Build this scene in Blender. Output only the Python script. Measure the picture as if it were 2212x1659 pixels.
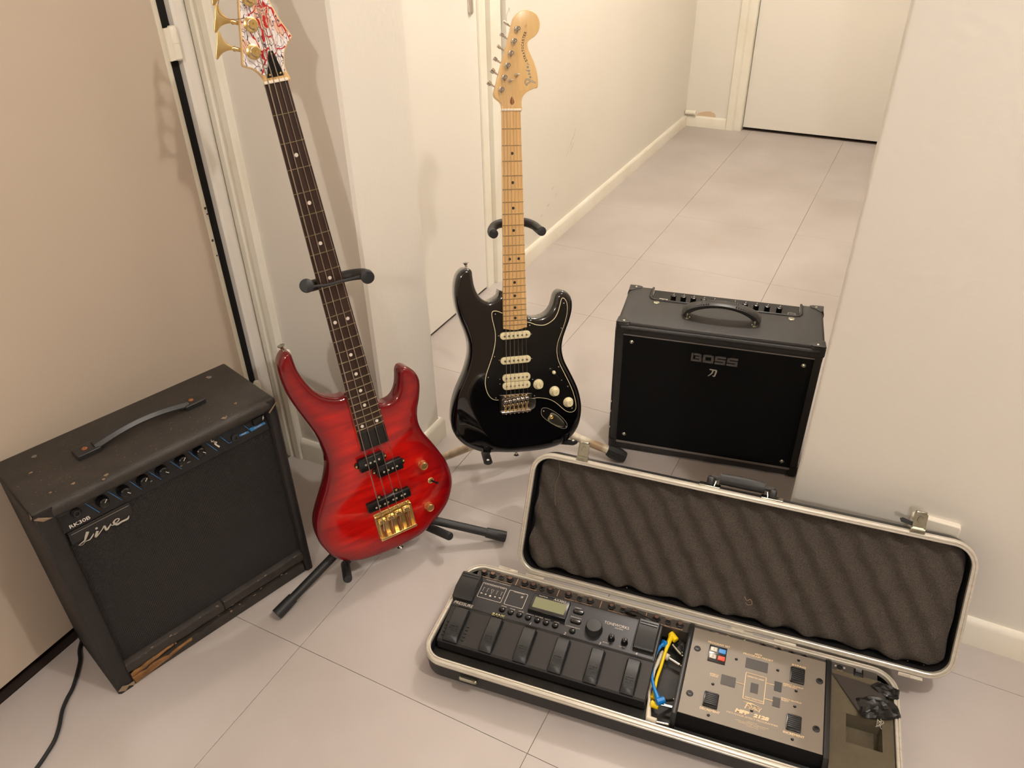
import bpy, bmesh, math, random
from math import pi, sin, cos, sqrt, atan2
from mathutils import Matrix, Vector, noise
from mathutils.geometry import delaunay_2d_cdt

# ------------------------------------------------------------------ camera, light, exposure
for o in list(bpy.data.objects): bpy.data.objects.remove(o)
SC = bpy.context.scene
COL = SC.collection
cam_d = bpy.data.cameras.new('camera'); cam = bpy.data.objects.new('camera', cam_d); COL.objects.link(cam)
RC = [[0.89046418, 0.23871617, -0.38741209], [0.45469383, -0.50059379, 0.73665418], [-0.01808482, -0.83211805, -0.55430361]]
cam.matrix_world = Matrix(((RC[0][0], -RC[0][1], -RC[0][2], 0), (RC[1][0], -RC[1][1], -RC[1][2], 0), (RC[2][0], -RC[2][1], -RC[2][2], 1.276), (0, 0, 0, 1)))
cam_d.sensor_width = 36; cam_d.sensor_fit = 'HORIZONTAL'; cam_d.lens = 1677.7 / 2212 * 36; cam_d.clip_start = .02
SC.camera = cam
W = bpy.data.worlds.new('world'); SC.world = W; W.use_nodes = True
W.node_tree.nodes['Background'].inputs[0].default_value = (1, .86, .72, 1)
W.node_tree.nodes['Background'].inputs[1].default_value = .03
def lamp(name, loc, power, col, rad):
    d = bpy.data.lights.new(name, 'POINT'); d.energy = power; d.color = col; d.shadow_soft_size = rad
    o = bpy.data.objects.new(name, d); o.location = loc; COL.objects.link(o)
lamp('ceiling_lamp_room', (.62, .66, 2.38), 51, (1, .94, .885), .035)
lamp('ceiling_lamp_hallway', (-.45, 2.75, 2.36), 50, (1, .94, .885), .04)
lamp('ceiling_lamp_back', (.35, -1.95, 2.36), 78, (1, .94, .885), .04)
SC.view_settings.view_transform = 'Standard'; SC.view_settings.look = 'None'
SC.view_settings.gamma = 1; SC.view_settings.use_curve_mapping = False
SC.view_settings.exposure = 0.16

# ------------------------------------------------------------------ materials
def S(r, g, b):   # sRGB 0-255 to linear
    f = lambda c: c / 255 / 12.92 if c / 255 <= .04045 else ((c / 255 + .055) / 1.055) ** 2.4
    return (f(r), f(g), f(b), 1)
def mat(name, col, rough=.5, metal=0., bump=None, var=None, coat=0., spec=None, aniso=0):
    """bump=(scale, strength); var=(scale, second colour, amount, stretch)"""
    m = bpy.data.materials.new(name); m.use_nodes = True
    nt = m.node_tree; N = nt.nodes; L = nt.links; b = N['Principled BSDF']
    b.inputs['Base Color'].default_value = col; b.inputs['Roughness'].default_value = rough; b.inputs['Metallic'].default_value = metal
    if coat: b.inputs['Coat Weight'].default_value = coat; b.inputs['Coat Roughness'].default_value = .03
    if spec is not None: b.inputs['Specular IOR Level'].default_value = spec
    tc = N.new('ShaderNodeTexCoord')
    if var:
        mp = N.new('ShaderNodeMapping'); mp.inputs['Scale'].default_value = var[3] if len(var) > 3 else (1, 1, 1)
        n = N.new('ShaderNodeTexNoise'); n.inputs['Scale'].default_value = var[0]; n.inputs['Detail'].default_value = 6
        r = N.new('ShaderNodeValToRGB'); r.color_ramp.elements[0].position = .5 - .5 * var[2]; r.color_ramp.elements[1].position = .5 + .5 * var[2] + .02
        r.color_ramp.elements[0].color = col; r.color_ramp.elements[1].color = var[1]
        L.new(tc.outputs['Object'], mp.inputs[0]); L.new(mp.outputs[0], n.inputs['Vector']); L.new(n.outputs['Fac'], r.inputs[0]); L.new(r.outputs[0], b.inputs['Base Color'])
    if bump:
        n = N.new('ShaderNodeTexNoise'); n.inputs['Scale'].default_value = bump[0]; n.inputs['Detail'].default_value = 4
        u = N.new('ShaderNodeBump'); u.inputs['Strength'].default_value = bump[1]; u.inputs['Distance'].default_value = .001 if len(bump) < 3 else bump[2]
        L.new(tc.outputs['Object'], n.inputs['Vector']); L.new(n.outputs['Fac'], u.inputs['Height']); L.new(u.outputs[0], b.inputs['Normal'])
    return m
M = {}
M['wall'] = mat('plaster_wall', S(234, 229, 219), .55, bump=(90, .3, .0015), var=(1.6, S(229, 223, 212), .5))
M['rough'] = mat('roughcast_wall', S(234, 229, 219), .55, bump=(62, .26, .003), var=(1.6, S(229, 223, 212), .5))
M['wall2'] = mat('painted_wall', S(236, 231, 221), .5, bump=(70, .35, .0012), var=(1.3, S(231, 225, 213), .5))
M['door'] = mat('door_paint', S(236, 231, 222), .38, bump=(120, .15, .0005), var=(1, S(232, 226, 215), .5))
M['far'] = mat('unseen_room_wall', S(142, 127, 112), .6)  # walls out of view, coloured dark to cut bounce light
M['ceil'] = mat('ceiling_paint', S(214, 206, 194), .7)  # unseen ceiling, toned down so less light bounces
M['shaded_threshold'] = mat('threshold_shade', S(44, 34, 28), .6)  # sill colour darkened to include the shade under the door
M['smudge'] = mat('wall_smudge', S(206, 188, 168), .7)
M['greige'] = mat('greige_door_paint', S(203, 188, 170), .42, bump=(120, .15, .0005), var=(.8, S(192, 176, 157), .5))
M['trim'] = mat('gloss_trim', S(242, 238, 224), .28, bump=(60, .3, .0006), var=(6, S(232, 224, 205), .4))
M['floor'] = mat('floor_joint', S(112, 98, 88), .8)
M['tile'] = mat('vinyl_tile', S(188, 180, 176), .38, bump=(160, .12, .0004), var=(2.6, S(174, 165, 159), .3))
M['black'] = mat('black_plastic', S(30, 29, 29), .38, bump=(900, .1, .0002))
M['rubber'] = mat('black_rubber', S(30, 30, 31), .5)
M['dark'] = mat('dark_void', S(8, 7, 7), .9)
M['chrome'] = mat('chrome', S(225, 220, 212), .12, 1.)
M['nickel'] = mat('nickel_string', S(205, 195, 182), .3, 1.)
M['steel'] = mat('fret_wire', S(200, 190, 160), .25, 1.)
M['gold'] = mat('gold_plate', S(240, 216, 156), .26, .9, var=(60, S(222, 186, 112), .6))
M['goldk'] = mat('gold_knob', S(224, 190, 130), .3, 1.)
M['alu'] = mat('aluminium_rim', S(216, 210, 198), .3, .35, bump=(500, .1, .0003), var=(30, S(196, 188, 172), .6, (1, 6, 1)))
M['maple'] = mat('maple_neck', S(226, 186, 128), .28, var=(14, S(214, 168, 108), .5, (9, .5, 9)), coat=.5)
M['maple2'] = mat('maple_headstock', S(226, 190, 132), .3, var=(12, S(214, 172, 112), .5, (8, .6, 8)), coat=.5)
M['rose'] = mat('rosewood_board', S(38, 24, 18), .42, var=(16, S(60, 36, 24), .5, (8, .5, 8)))
M['blkbody'] = mat('black_lacquer', S(5, 5, 6), .08, coat=1.)
M['guard'] = mat('black_pickguard', S(16, 16, 16), .2)
M['cream'] = mat('aged_cream_plastic', S(238, 226, 182), .35)
M['white'] = mat('white_plastic', S(236, 228, 212), .4)
M['bone'] = mat('bone_nut', S(240, 228, 206), .3)
M['dot'] = mat('pearl_dot', S(225, 215, 200), .3)
M['ink'] = mat('black_ink', S(38, 30, 20), .4)
M['silver'] = mat('silver_print', S(190, 184, 170), .4, .3)
M['silverlogo'] = mat('silver_logo', S(128, 124, 120), .35, .7)
M['print'] = mat('white_print', S(210, 200, 186), .5)
M['printo'] = mat('tan_print', S(226, 178, 138), .5)
M['printg'] = mat('gold_print', S(236, 204, 158), .5)
M['printy'] = mat('yellow_print', S(222, 216, 130), .5)
M['blue'] = mat('blue_print', S(40, 110, 165), .5)
M['tolex'] = mat('black_vinyl', S(40, 38, 37), .5, bump=(420, .6, .0006))
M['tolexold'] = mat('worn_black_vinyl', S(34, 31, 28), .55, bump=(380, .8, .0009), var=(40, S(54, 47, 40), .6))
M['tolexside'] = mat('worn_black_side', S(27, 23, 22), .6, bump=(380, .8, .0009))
M['cloth'] = mat('grille_cloth', S(8, 8, 8), .85, bump=(1400, .4, .0004), spec=.2)
M['bar'] = mat('grey_piping', S(120, 113, 108), .4)
M['wood'] = mat('bare_chipboard', S(165, 118, 66), .9, bump=(200, 1, .002), var=(30, S(92, 62, 36), .6))
M['peel'] = mat('torn_paper_edge', S(132, 112, 90), .9)
M['rust'] = mat('rusty_rivet', S(132, 78, 40), .7)
M['pedal'] = mat('charcoal_plastic', S(38, 36, 35), .42, bump=(900, .15, .0003))
M['pedal2'] = mat('control_panel_grey', S(50, 49, 52), .3, .55)
M['treadle'] = mat('treadle_rubber', S(33, 33, 34), .4)
M['lcd'] = mat('lcd_glass', S(122, 124, 92), .15)
M['lcdb'] = mat('lcd_bezel', S(24, 24, 26), .2)
M['panel'] = mat('taupe_panel', S(128, 118, 106), .45, .15)
M['panel2'] = mat('dark_taupe_panel', S(66, 60, 55), .45, .15)
M['inner'] = mat('case_inside', S(24, 22, 22), .55, bump=(60, .5, .001), var=(16, S(50, 46, 40), .4))
M['shell'] = mat('black_case_shell', S(30, 29, 30), .45, bump=(500, .4, .0005))
M['foam'] = mat('grey_foam', S(45, 40, 37), .95, bump=(520, .8, .0012), var=(700, S(84, 75, 65), .3))
M['foam2'] = mat('olive_foam', S(98, 88, 68), .95, bump=(420, .8, .001), var=(18, S(80, 72, 58), .5))
M['bag'] = mat('grey_plastic_sheet', S(58, 58, 54), .28, bump=(60, 1, .003))
M['tapeb'] = mat('black_tape', S(20, 18, 18), .4, bump=(60, .6, .001))
M['cblue'] = mat('blue_cable', S(20, 122, 200), .35)
M['cyel'] = mat('yellow_cable', S(246, 208, 10), .35)
M['cwhi'] = mat('white_cable', S(226, 214, 192), .4)
M['standw'] = mat('cream_stand_paint', S(232, 222, 200), .4, bump=(60, .4, .0008), var=(22, S(178, 152, 118), .18))
M['rust2'] = mat('copper_bushing', S(118, 94, 80), .35, .6)
M['redled'] = mat('red_button', S(226, 72, 40), .4)
M['blueb'] = mat('blue_button', S(60, 140, 210), .4)
M['zinc'] = mat('zinc_latch', S(204, 204, 190), .22, 1., var=(60, S(160, 160, 140), .6))
M['stain'] = mat('bare_plaster_patch', S(214, 188, 156), .8)
M['scuff'] = mat('scuff_mark', S(70, 52, 40), .8)
def red_body():
    m = mat('red_flamed_lacquer', S(170, 8, 14), .12, coat=1.)
    nt = m.node_tree; N = nt.nodes; L = nt.links; b = N['Principled BSDF']
    a = N.new('ShaderNodeAttribute'); a.attribute_name = 'depth'; tc = N.new('ShaderNodeTexCoord')
    mp = N.new('ShaderNodeMapping'); mp.inputs['Scale'].default_value = (2.2, 16, 4); mp.inputs['Rotation'].default_value = (0, 0, .2)
    n = N.new('ShaderNodeTexNoise'); n.inputs['Scale'].default_value = 3.2; n.inputs['Detail'].default_value = 5; n.inputs['Distortion'].default_value = .6
    r = N.new('ShaderNodeValToRGB'); r.color_ramp.elements[0].color = S(152, 8, 12); r.color_ramp.elements[0].position = .32; r.color_ramp.elements[1].color = S(208, 24, 14); r.color_ramp.elements[1].position = .68
    r2 = N.new('ShaderNodeValToRGB'); r2.color_ramp.elements[0].color = (0, 0, 0, 1); r2.color_ramp.elements[0].position = .05; r2.color_ramp.elements[1].color = (1, 1, 1, 1); r2.color_ramp.elements[1].position = .85
    mx = N.new('ShaderNodeMix'); mx.data_type = 'RGBA'
    mx.inputs[6].default_value = S(100, 1, 12); b.inputs['Specular IOR Level'].default_value = .15
    L.new(tc.outputs['Object'], mp.inputs[0]); L.new(mp.outputs[0], n.inputs['Vector']); L.new(n.outputs['Fac'], r.inputs[0]); L.new(a.outputs['Fac'], r2.inputs[0]); L.new(r2.outputs[0], mx.inputs[0]); L.new(r.outputs[0], mx.inputs[7]); L.new(mx.outputs[2], b.inputs['Base Color'])
    return m
M['red'] = red_body()
def head_art():
    m = mat('painted_headstock', S(240, 226, 215), .2, coat=.6)
    nt = m.node_tree; N = nt.nodes; L = nt.links; b = N['Principled BSDF']; tc = N.new('ShaderNodeTexCoord')
    mp = N.new('ShaderNodeMapping'); mp.inputs['Rotation'].default_value = (0, 0, .35); mp.inputs['Scale'].default_value = (1.7, .75, 1)
    L.new(tc.outputs['Object'], mp.inputs[0])
    nz = N.new('ShaderNodeTexNoise'); nz.inputs['Scale'].default_value = 26; L.new(mp.outputs[0], nz.inputs['Vector'])
    ad = N.new('ShaderNodeMixRGB'); ad.blend_type = 'LINEAR_LIGHT'; ad.inputs[0].default_value = .035; L.new(mp.outputs[0], ad.inputs[1]); L.new(nz.outputs['Color'], ad.inputs[2])
    prev = None
    base = N.new('ShaderNodeRGB'); base.outputs[0].default_value = S(244, 236, 232); prev = base.outputs[0]
    n0 = N.new('ShaderNodeTexNoise'); n0.inputs['Scale'].default_value = 22; L.new(mp.outputs[0], n0.inputs['Vector'])
    def layer(fac, col, lo, hi):
        nonlocal prev
        r = N.new('ShaderNodeValToRGB'); r.color_ramp.elements[0].position = lo; r.color_ramp.elements[1].position = hi
        r.color_ramp.elements[0].color = (1, 1, 1, 1); r.color_ramp.elements[1].color = (0, 0, 0, 1)
        L.new(fac, r.inputs[0]); x = N.new('ShaderNodeMix'); x.data_type = 'RGBA'; L.new(r.outputs[0], x.inputs[0]); L.new(prev, x.inputs[6]); x.inputs[7].default_value = col; prev = x.outputs[2]
    layer(n0.outputs['Fac'], S(232, 186, 160), .36, .42)
    v = N.new('ShaderNodeTexVoronoi'); v.feature = 'DISTANCE_TO_EDGE'; v.inputs['Scale'].default_value = 95; L.new(ad.outputs[0], v.inputs['Vector'])
    layer(v.outputs['Distance'], S(64, 56, 78), .02, .06)
    v2 = N.new('ShaderNodeTexVoronoi'); v2.feature = 'DISTANCE_TO_EDGE'; v2.inputs['Scale'].default_value = 22; L.new(ad.outputs[0], v2.inputs['Vector'])
    layer(v2.outputs['Distance'], S(186, 30, 34), .02, .045)
    L.new(prev, b.inputs['Base Color'])
    return m
M['art'] = head_art()
def grille_mat():   # punched plastic mesh of the bass amp: fine relief grid
    m = mat('ribbed_grille_cloth', S(26, 23, 20), .5)
    nt = m.node_tree; N = nt.nodes; L = nt.links; b = N['Principled BSDF']; tc = N.new('ShaderNodeTexCoord')
    sx = N.new('ShaderNodeSeparateXYZ'); L.new(tc.outputs['Object'], sx.inputs[0])
    def wave(o, s):
        a = N.new('ShaderNodeMath'); a.operation = 'MULTIPLY'; a.inputs[1].default_value = s; L.new(sx.outputs[o], a.inputs[0])
        c = N.new('ShaderNodeMath'); c.operation = 'SINE'; L.new(a.outputs[0], c.inputs[0]); return c.outputs[0]
    mu = N.new('ShaderNodeMath'); mu.operation = 'MULTIPLY'; L.new(wave('X', 2 * pi / .0058), mu.inputs[0]); L.new(wave('Z', 2 * pi / .0058), mu.inputs[1])
    ab = N.new('ShaderNodeMath'); ab.operation = 'ABSOLUTE'; L.new(mu.outputs[0], ab.inputs[0])
    u = N.new('ShaderNodeBump'); u.inputs['Strength'].default_value = 1; u.inputs['Distance'].default_value = .0022; L.new(ab.outputs[0], u.inputs['Height']); L.new(u.outputs[0], b.inputs['Normal'])
    r = N.new('ShaderNodeValToRGB'); r.color_ramp.elements[0].color = S(14, 12, 11); r.color_ramp.elements[1].color = S(50, 44, 39)
    L.new(ab.outputs[0], r.inputs[0]); L.new(r.outputs[0], b.inputs['Base Color'])
    return m
M['vgrille'] = grille_mat()

# ------------------------------------------------------------------ geometry helpers
def catmull(pts, n, closed=False):
    P = [Vector(p) for p in pts]; out = []; m = len(P)
    segs = m if closed else m - 1
    for i in range(segs):
        if closed: a, b, c, d = P[i - 1], P[i], P[(i + 1) % m], P[(i + 2) % m]
        else: a, b, c, d = P[max(i - 1, 0)], P[i], P[i + 1], P[min(i + 2, m - 1)]
        for k in range(n):
            t = k / n; t2 = t * t; t3 = t2 * t
            out.append(.5 * ((2 * b) + (c - a) * t + (2 * a - 5 * b + 4 * c - d) * t2 + (3 * b - a - 3 * c + d) * t3))
    if not closed: out.append(P[-1])
    return out
def resample(pts, N, closed=True):
    P = [Vector(p) for p in pts]
    if closed: P = P + [P[0]]
    d = [0]
    for a, b in zip(P, P[1:]): d.append(d[-1] + (b - a).length)
    T = d[-1]; out = []; j = 0
    for i in range(N):
        s = T * i / (N if closed else N - 1)
        while j < len(d) - 2 and d[j + 1] < s: j += 1
        f = (s - d[j]) / max(d[j + 1] - d[j], 1e-9); out.append(P[j].lerp(P[j + 1], min(f, 1)))
    return out
def area(o): return .5 * sum(o[i - 1][0] * o[i][1] - o[i][0] * o[i - 1][1] for i in range(len(o)))
def inward(o):
    n = len(o); s = 1 if area(o) > 0 else -1; out = []
    for i in range(n):
        a = Vector(o[i - 1][:2]); b = Vector(o[i][:2]); c = Vector(o[(i + 1) % n][:2])
        e1 = (b - a).normalized() if (b - a).length > 1e-9 else Vector((1, 0)); e2 = (c - b).normalized() if (c - b).length > 1e-9 else e1
        n1 = Vector((-e1.y, e1.x)) * s; n2 = Vector((-e2.y, e2.x)) * s
        m = n1 + n2; m = m.normalized() if m.length > 1e-6 else n1
        out.append(m / max(m.dot(n1), .5))
    return out
def rrect(cx, cy, w, h, r, seg=4):
    r = min(r, w / 2 - 1e-5, h / 2 - 1e-5); out = []
    if r <= 1e-5: return [(cx - w / 2, cy - h / 2), (cx + w / 2, cy - h / 2), (cx + w / 2, cy + h / 2), (cx - w / 2, cy + h / 2)]
    for k, (sx, sy) in enumerate(((1, -1), (1, 1), (-1, 1), (-1, -1))):
        a0 = -pi / 2 + k * pi / 2
        for i in range(seg + 1):
            a = a0 + pi / 2 * i / seg; out.append((cx + sx * (w / 2 - r) + r * cos(a), cy + sy * (h / 2 - r) + r * sin(a)))
    return out
def circ(cx, cy, r, n=20): return [(cx + r * cos(2 * pi * i / n), cy + r * sin(2 * pi * i / n)) for i in range(n)]
XZ = Matrix(((1, 0, 0, 0), (0, 0, -1, 0), (0, 1, 0, 0), (0, 0, 0, 1)))    # plan (a,b,h) -> (a,-h,b): drawn on a front facing -y
def T(x, y, z): return Matrix.Translation((x, y, z))
def RX(a): return Matrix.Rotation(a, 4, 'X')
def RY(a): return Matrix.Rotation(a, 4, 'Y')
def RZ(a): return Matrix.Rotation(a, 4, 'Z')
def fr(o, x, y, z): return Matrix(((x[0], y[0], z[0], o[0]), (x[1], y[1], z[1], o[1]), (x[2], y[2], z[2], o[2]), (0, 0, 0, 1)))
_txt = {}
def textgeo(s, shear=0., spacing=1., bold=0.):
    k = (s, shear, spacing, bold)
    if k in _txt: return _txt[k]
    c = bpy.data.curves.new('t', 'FONT'); c.body = s; c.size = 1; c.shear = shear; c.space_character = spacing; c.offset = bold; c.resolution_u = 3; c.extrude = 0
    o = bpy.data.objects.new('t', c); COL.objects.link(o)
    me = bpy.data.meshes.new_from_object(o)
    v = [tuple(a.co[:2]) for a in me.vertices]; f = [tuple(p.vertices) for p in me.polygons]
    bpy.data.objects.remove(o); bpy.data.meshes.remove(me); bpy.data.curves.remove(c)
    xs = [a[0] for a in v] or [0, 1]; ys = [a[1] for a in v] or [0, 1]
    _txt[k] = (v, f, min(xs), max(xs), min(ys), max(ys)); return _txt[k]
class MB:
    def __init__(s): s.v = []; s.f = []; s.att = None
    def add(s, v, f, m=None):
        o = len(s.v)
        s.v += [tuple(m @ Vector(p)) for p in v] if m is not None else [tuple(p) for p in v]
        s.f += [tuple(i + o for i in q) for q in f]; return s
    def box(s, x0, x1, y0, y1, z0, z1, m=None):
        v = [(x, y, z) for z in (z0, z1) for y in (y0, y1) for x in (x0, x1)]
        return s.add(v, [(0, 2, 3, 1), (4, 5, 7, 6), (0, 1, 5, 4), (2, 6, 7, 3), (0, 4, 6, 2), (1, 3, 7, 5)], m)
    def prism(s, o, z0, z1, bev=0., m=None, bseg=3, bot=False):
        """outline extruded z0..z1 with a rounded top edge (and bottom edge when bot)"""
        if area(o) < 0: o = o[::-1]
        n = len(o); nn = inward(o); rings = []
        if bev > 0:
            if bot:
                for k in range(bseg + 1):
                    a = pi / 2 * k / bseg; rings.append((bev * (1 - sin(a)), z0 + bev * (1 - cos(a))))
            else: rings.append((0, z0))
            for k in range(bseg + 1):
                a = pi / 2 * k / bseg; rings.append((bev * (1 - cos(a)), z1 - bev * (1 - sin(a))))
        else: rings = [(0, z0), (0, z1)]
        return s.rings([[(o[i][0] + nn[i].x * d, o[i][1] + nn[i].y * d, z) for i in range(n)] for d, z in rings], m)
    def rings(s, R, m=None, cap=True, loop=False):
        n = len(R[0]); v = [p for r in R for p in r]; f = []
        K = len(R)
        for k in range(K if loop else K - 1):
            k2 = (k + 1) % K
            for i in range(n):
                j = (i + 1) % n; f.append((k * n + i, k * n + j, k2 * n + j, k2 * n + i))
        if cap and not loop: f.append(tuple(range(n))[::-1]); f.append(tuple((K - 1) * n + i for i in range(n)))
        return s.add(v, f, m)
    def lathe(s, prof, n=20, m=None):
        """prof = [(r, z)] rotated about z"""
        return s.rings([[(max(r, 1e-5) * cos(2 * pi * i / n), max(r, 1e-5) * sin(2 * pi * i / n), z) for i in range(n)] for r, z in prof], m)
    def tube(s, pts, r, seg=10, smooth=0, closed=False, m=None, flat=None):
        P = [Vector(p) for p in pts]
        if smooth: P = catmull(P, smooth, closed)
        R = r if isinstance(r, (list, tuple)) else [r] * len(P)
        if len(R) != len(P): R = [R[min(int(i * (len(R) - 1) / max(len(P) - 1, 1) + .5), len(R) - 1)] for i in range(len(P))]
        rings = []; up = None
        for i, p in enumerate(P):
            if closed: t = P[(i + 1) % len(P)] - P[i - 1]
            else: t = P[min(i + 1, len(P) - 1)] - P[max(i - 1, 0)]
            t = t.normalized() if t.length > 1e-9 else Vector((0, 0, 1))
            if up is None: up = Vector((0, 0, 1)) if abs(t.z) < .9 else Vector((1, 0, 0))
            x = up.cross(t)
            if x.length < 1e-4: x = Vector((1, 0, 0)).cross(t)
            x.normalize(); y = t.cross(x); up = y
            fy = flat or 1
            rings.append([tuple(p + x * R[i] * cos(2 * pi * k / seg) + y * R[i] * fy * sin(2 * pi * k / seg)) for k in range(seg)])
        return s.rings(rings, m, loop=closed)
    def ribbon(s, pts, w, z=0., m=None, sm=4, h=.0004):
        """flat brush stroke of varying width in the local xy plane"""
        P = catmull([(p[0], p[1], 0) for p in pts], sm) if sm > 1 else [Vector((p[0], p[1], 0)) for p in pts]
        W_ = w if isinstance(w, (list, tuple)) else [w] * len(pts)
        v = []; f = []
        for i, p in enumerate(P):
            t = (P[min(i + 1, len(P) - 1)] - P[max(i - 1, 0)]).normalized(); q = Vector((-t.y, t.x, 0))
            g = i / max(len(P) - 1, 1) * (len(W_) - 1); a = int(g); ww = W_[a] + (W_[min(a + 1, len(W_) - 1)] - W_[a]) * (g - a)
            for sg in (1, -1):
                c = p + q * ww / 2 * sg; v.append((c.x, c.y, z + h)); 
        for i in range(len(P) - 1): f.append((2 * i, 2 * i + 1, 2 * i + 3, 2 * i + 2))
        return s.add(v, f, m)
    def text(s, t, x, y, h, z=0., align='C', width=None, shear=0., rot=0., m=None, spacing=1., bold=0.):
        """text with cap height h, its middle at (x, y); width squeezes it to fit"""
        v, f, x0, x1, y0, y1 = textgeo(t, shear, spacing, bold)
        k = h / max(y1 - y0, 1e-6); kx = width / (x1 - x0) if width else k
        ox = {'C': (x0 + x1) / 2, 'L': x0, 'R': x1}[align]; oy = (y0 + y1) / 2
        mm = T(x, y, z) @ RZ(rot)
        if m is not None: mm = m @ mm
        return s.add([((a - ox) * kx, (b - oy) * k, 0) for a, b in v], f, mm)
    def build(s, name, m, parent=None, off=(0, 0, 0), smooth=38, kind=None, label=None):
        me = bpy.data.meshes.new(name)
        ox, oy, oz = off
        me.from_pydata([(a - ox, b - oy, c - oz) for a, b, c in s.v], [], s.f)
        bm = bmesh.new(); bm.from_mesh(me); bmesh.ops.recalc_face_normals(bm, faces=bm.faces); bm.to_mesh(me); bm.free(); me.update()
        if smooth is not None:
            me.polygons.foreach_set('use_smooth', [True] * len(me.polygons)); me.set_sharp_from_angle(angle=math.radians(smooth))
        if s.att:
            a = me.attributes.new('depth', 'FLOAT', 'POINT'); a.data.foreach_set('value', s.att)
        me.materials.append(M[m]); o = bpy.data.objects.new(name, me); COL.objects.link(o)
        if parent is not None: o.parent = parent
        if name in ('lettering', 'screw', 'grip_rib', 'ridge', 'knurling', 'side_ribs', 'mounting_ear', 'blue_lines') and parent is not None: kind = 'stuff'
        if kind: o['kind'] = kind
        if label: o['label'] = label
        return o
def thing(name, label, cat, mw=None, group=None):
    o = bpy.data.objects.new(name, None); COL.objects.link(o); o.empty_display_size = .05
    if mw is not None: o.matrix_world = mw
    o['label'] = label; o['category'] = cat
    if group: o['group'] = group
    return o
def tag(o, label, cat, group=None):
    o['label'] = label; o['category'] = cat
    if group: o['group'] = group
    return o
def struct(name, mb, m, label, parent=None, smooth=38):
    o = mb.build(name, m, parent, smooth=smooth)
    if parent is None: o['kind'] = 'structure'; o['label'] = label
    return o
def quad_rect(q):
    xs = [p[0] for p in q]; ys = [p[1] for p in q]
    x0 = (q[0][0] + q[3][0]) / 2; x1 = (q[1][0] + q[2][0]) / 2; y1 = (q[0][1] + q[1][1]) / 2; y0 = (q[2][1] + q[3][1]) / 2
    return (x0 + x1) / 2, (y0 + y1) / 2, abs(x1 - x0), abs(y1 - y0)
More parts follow.
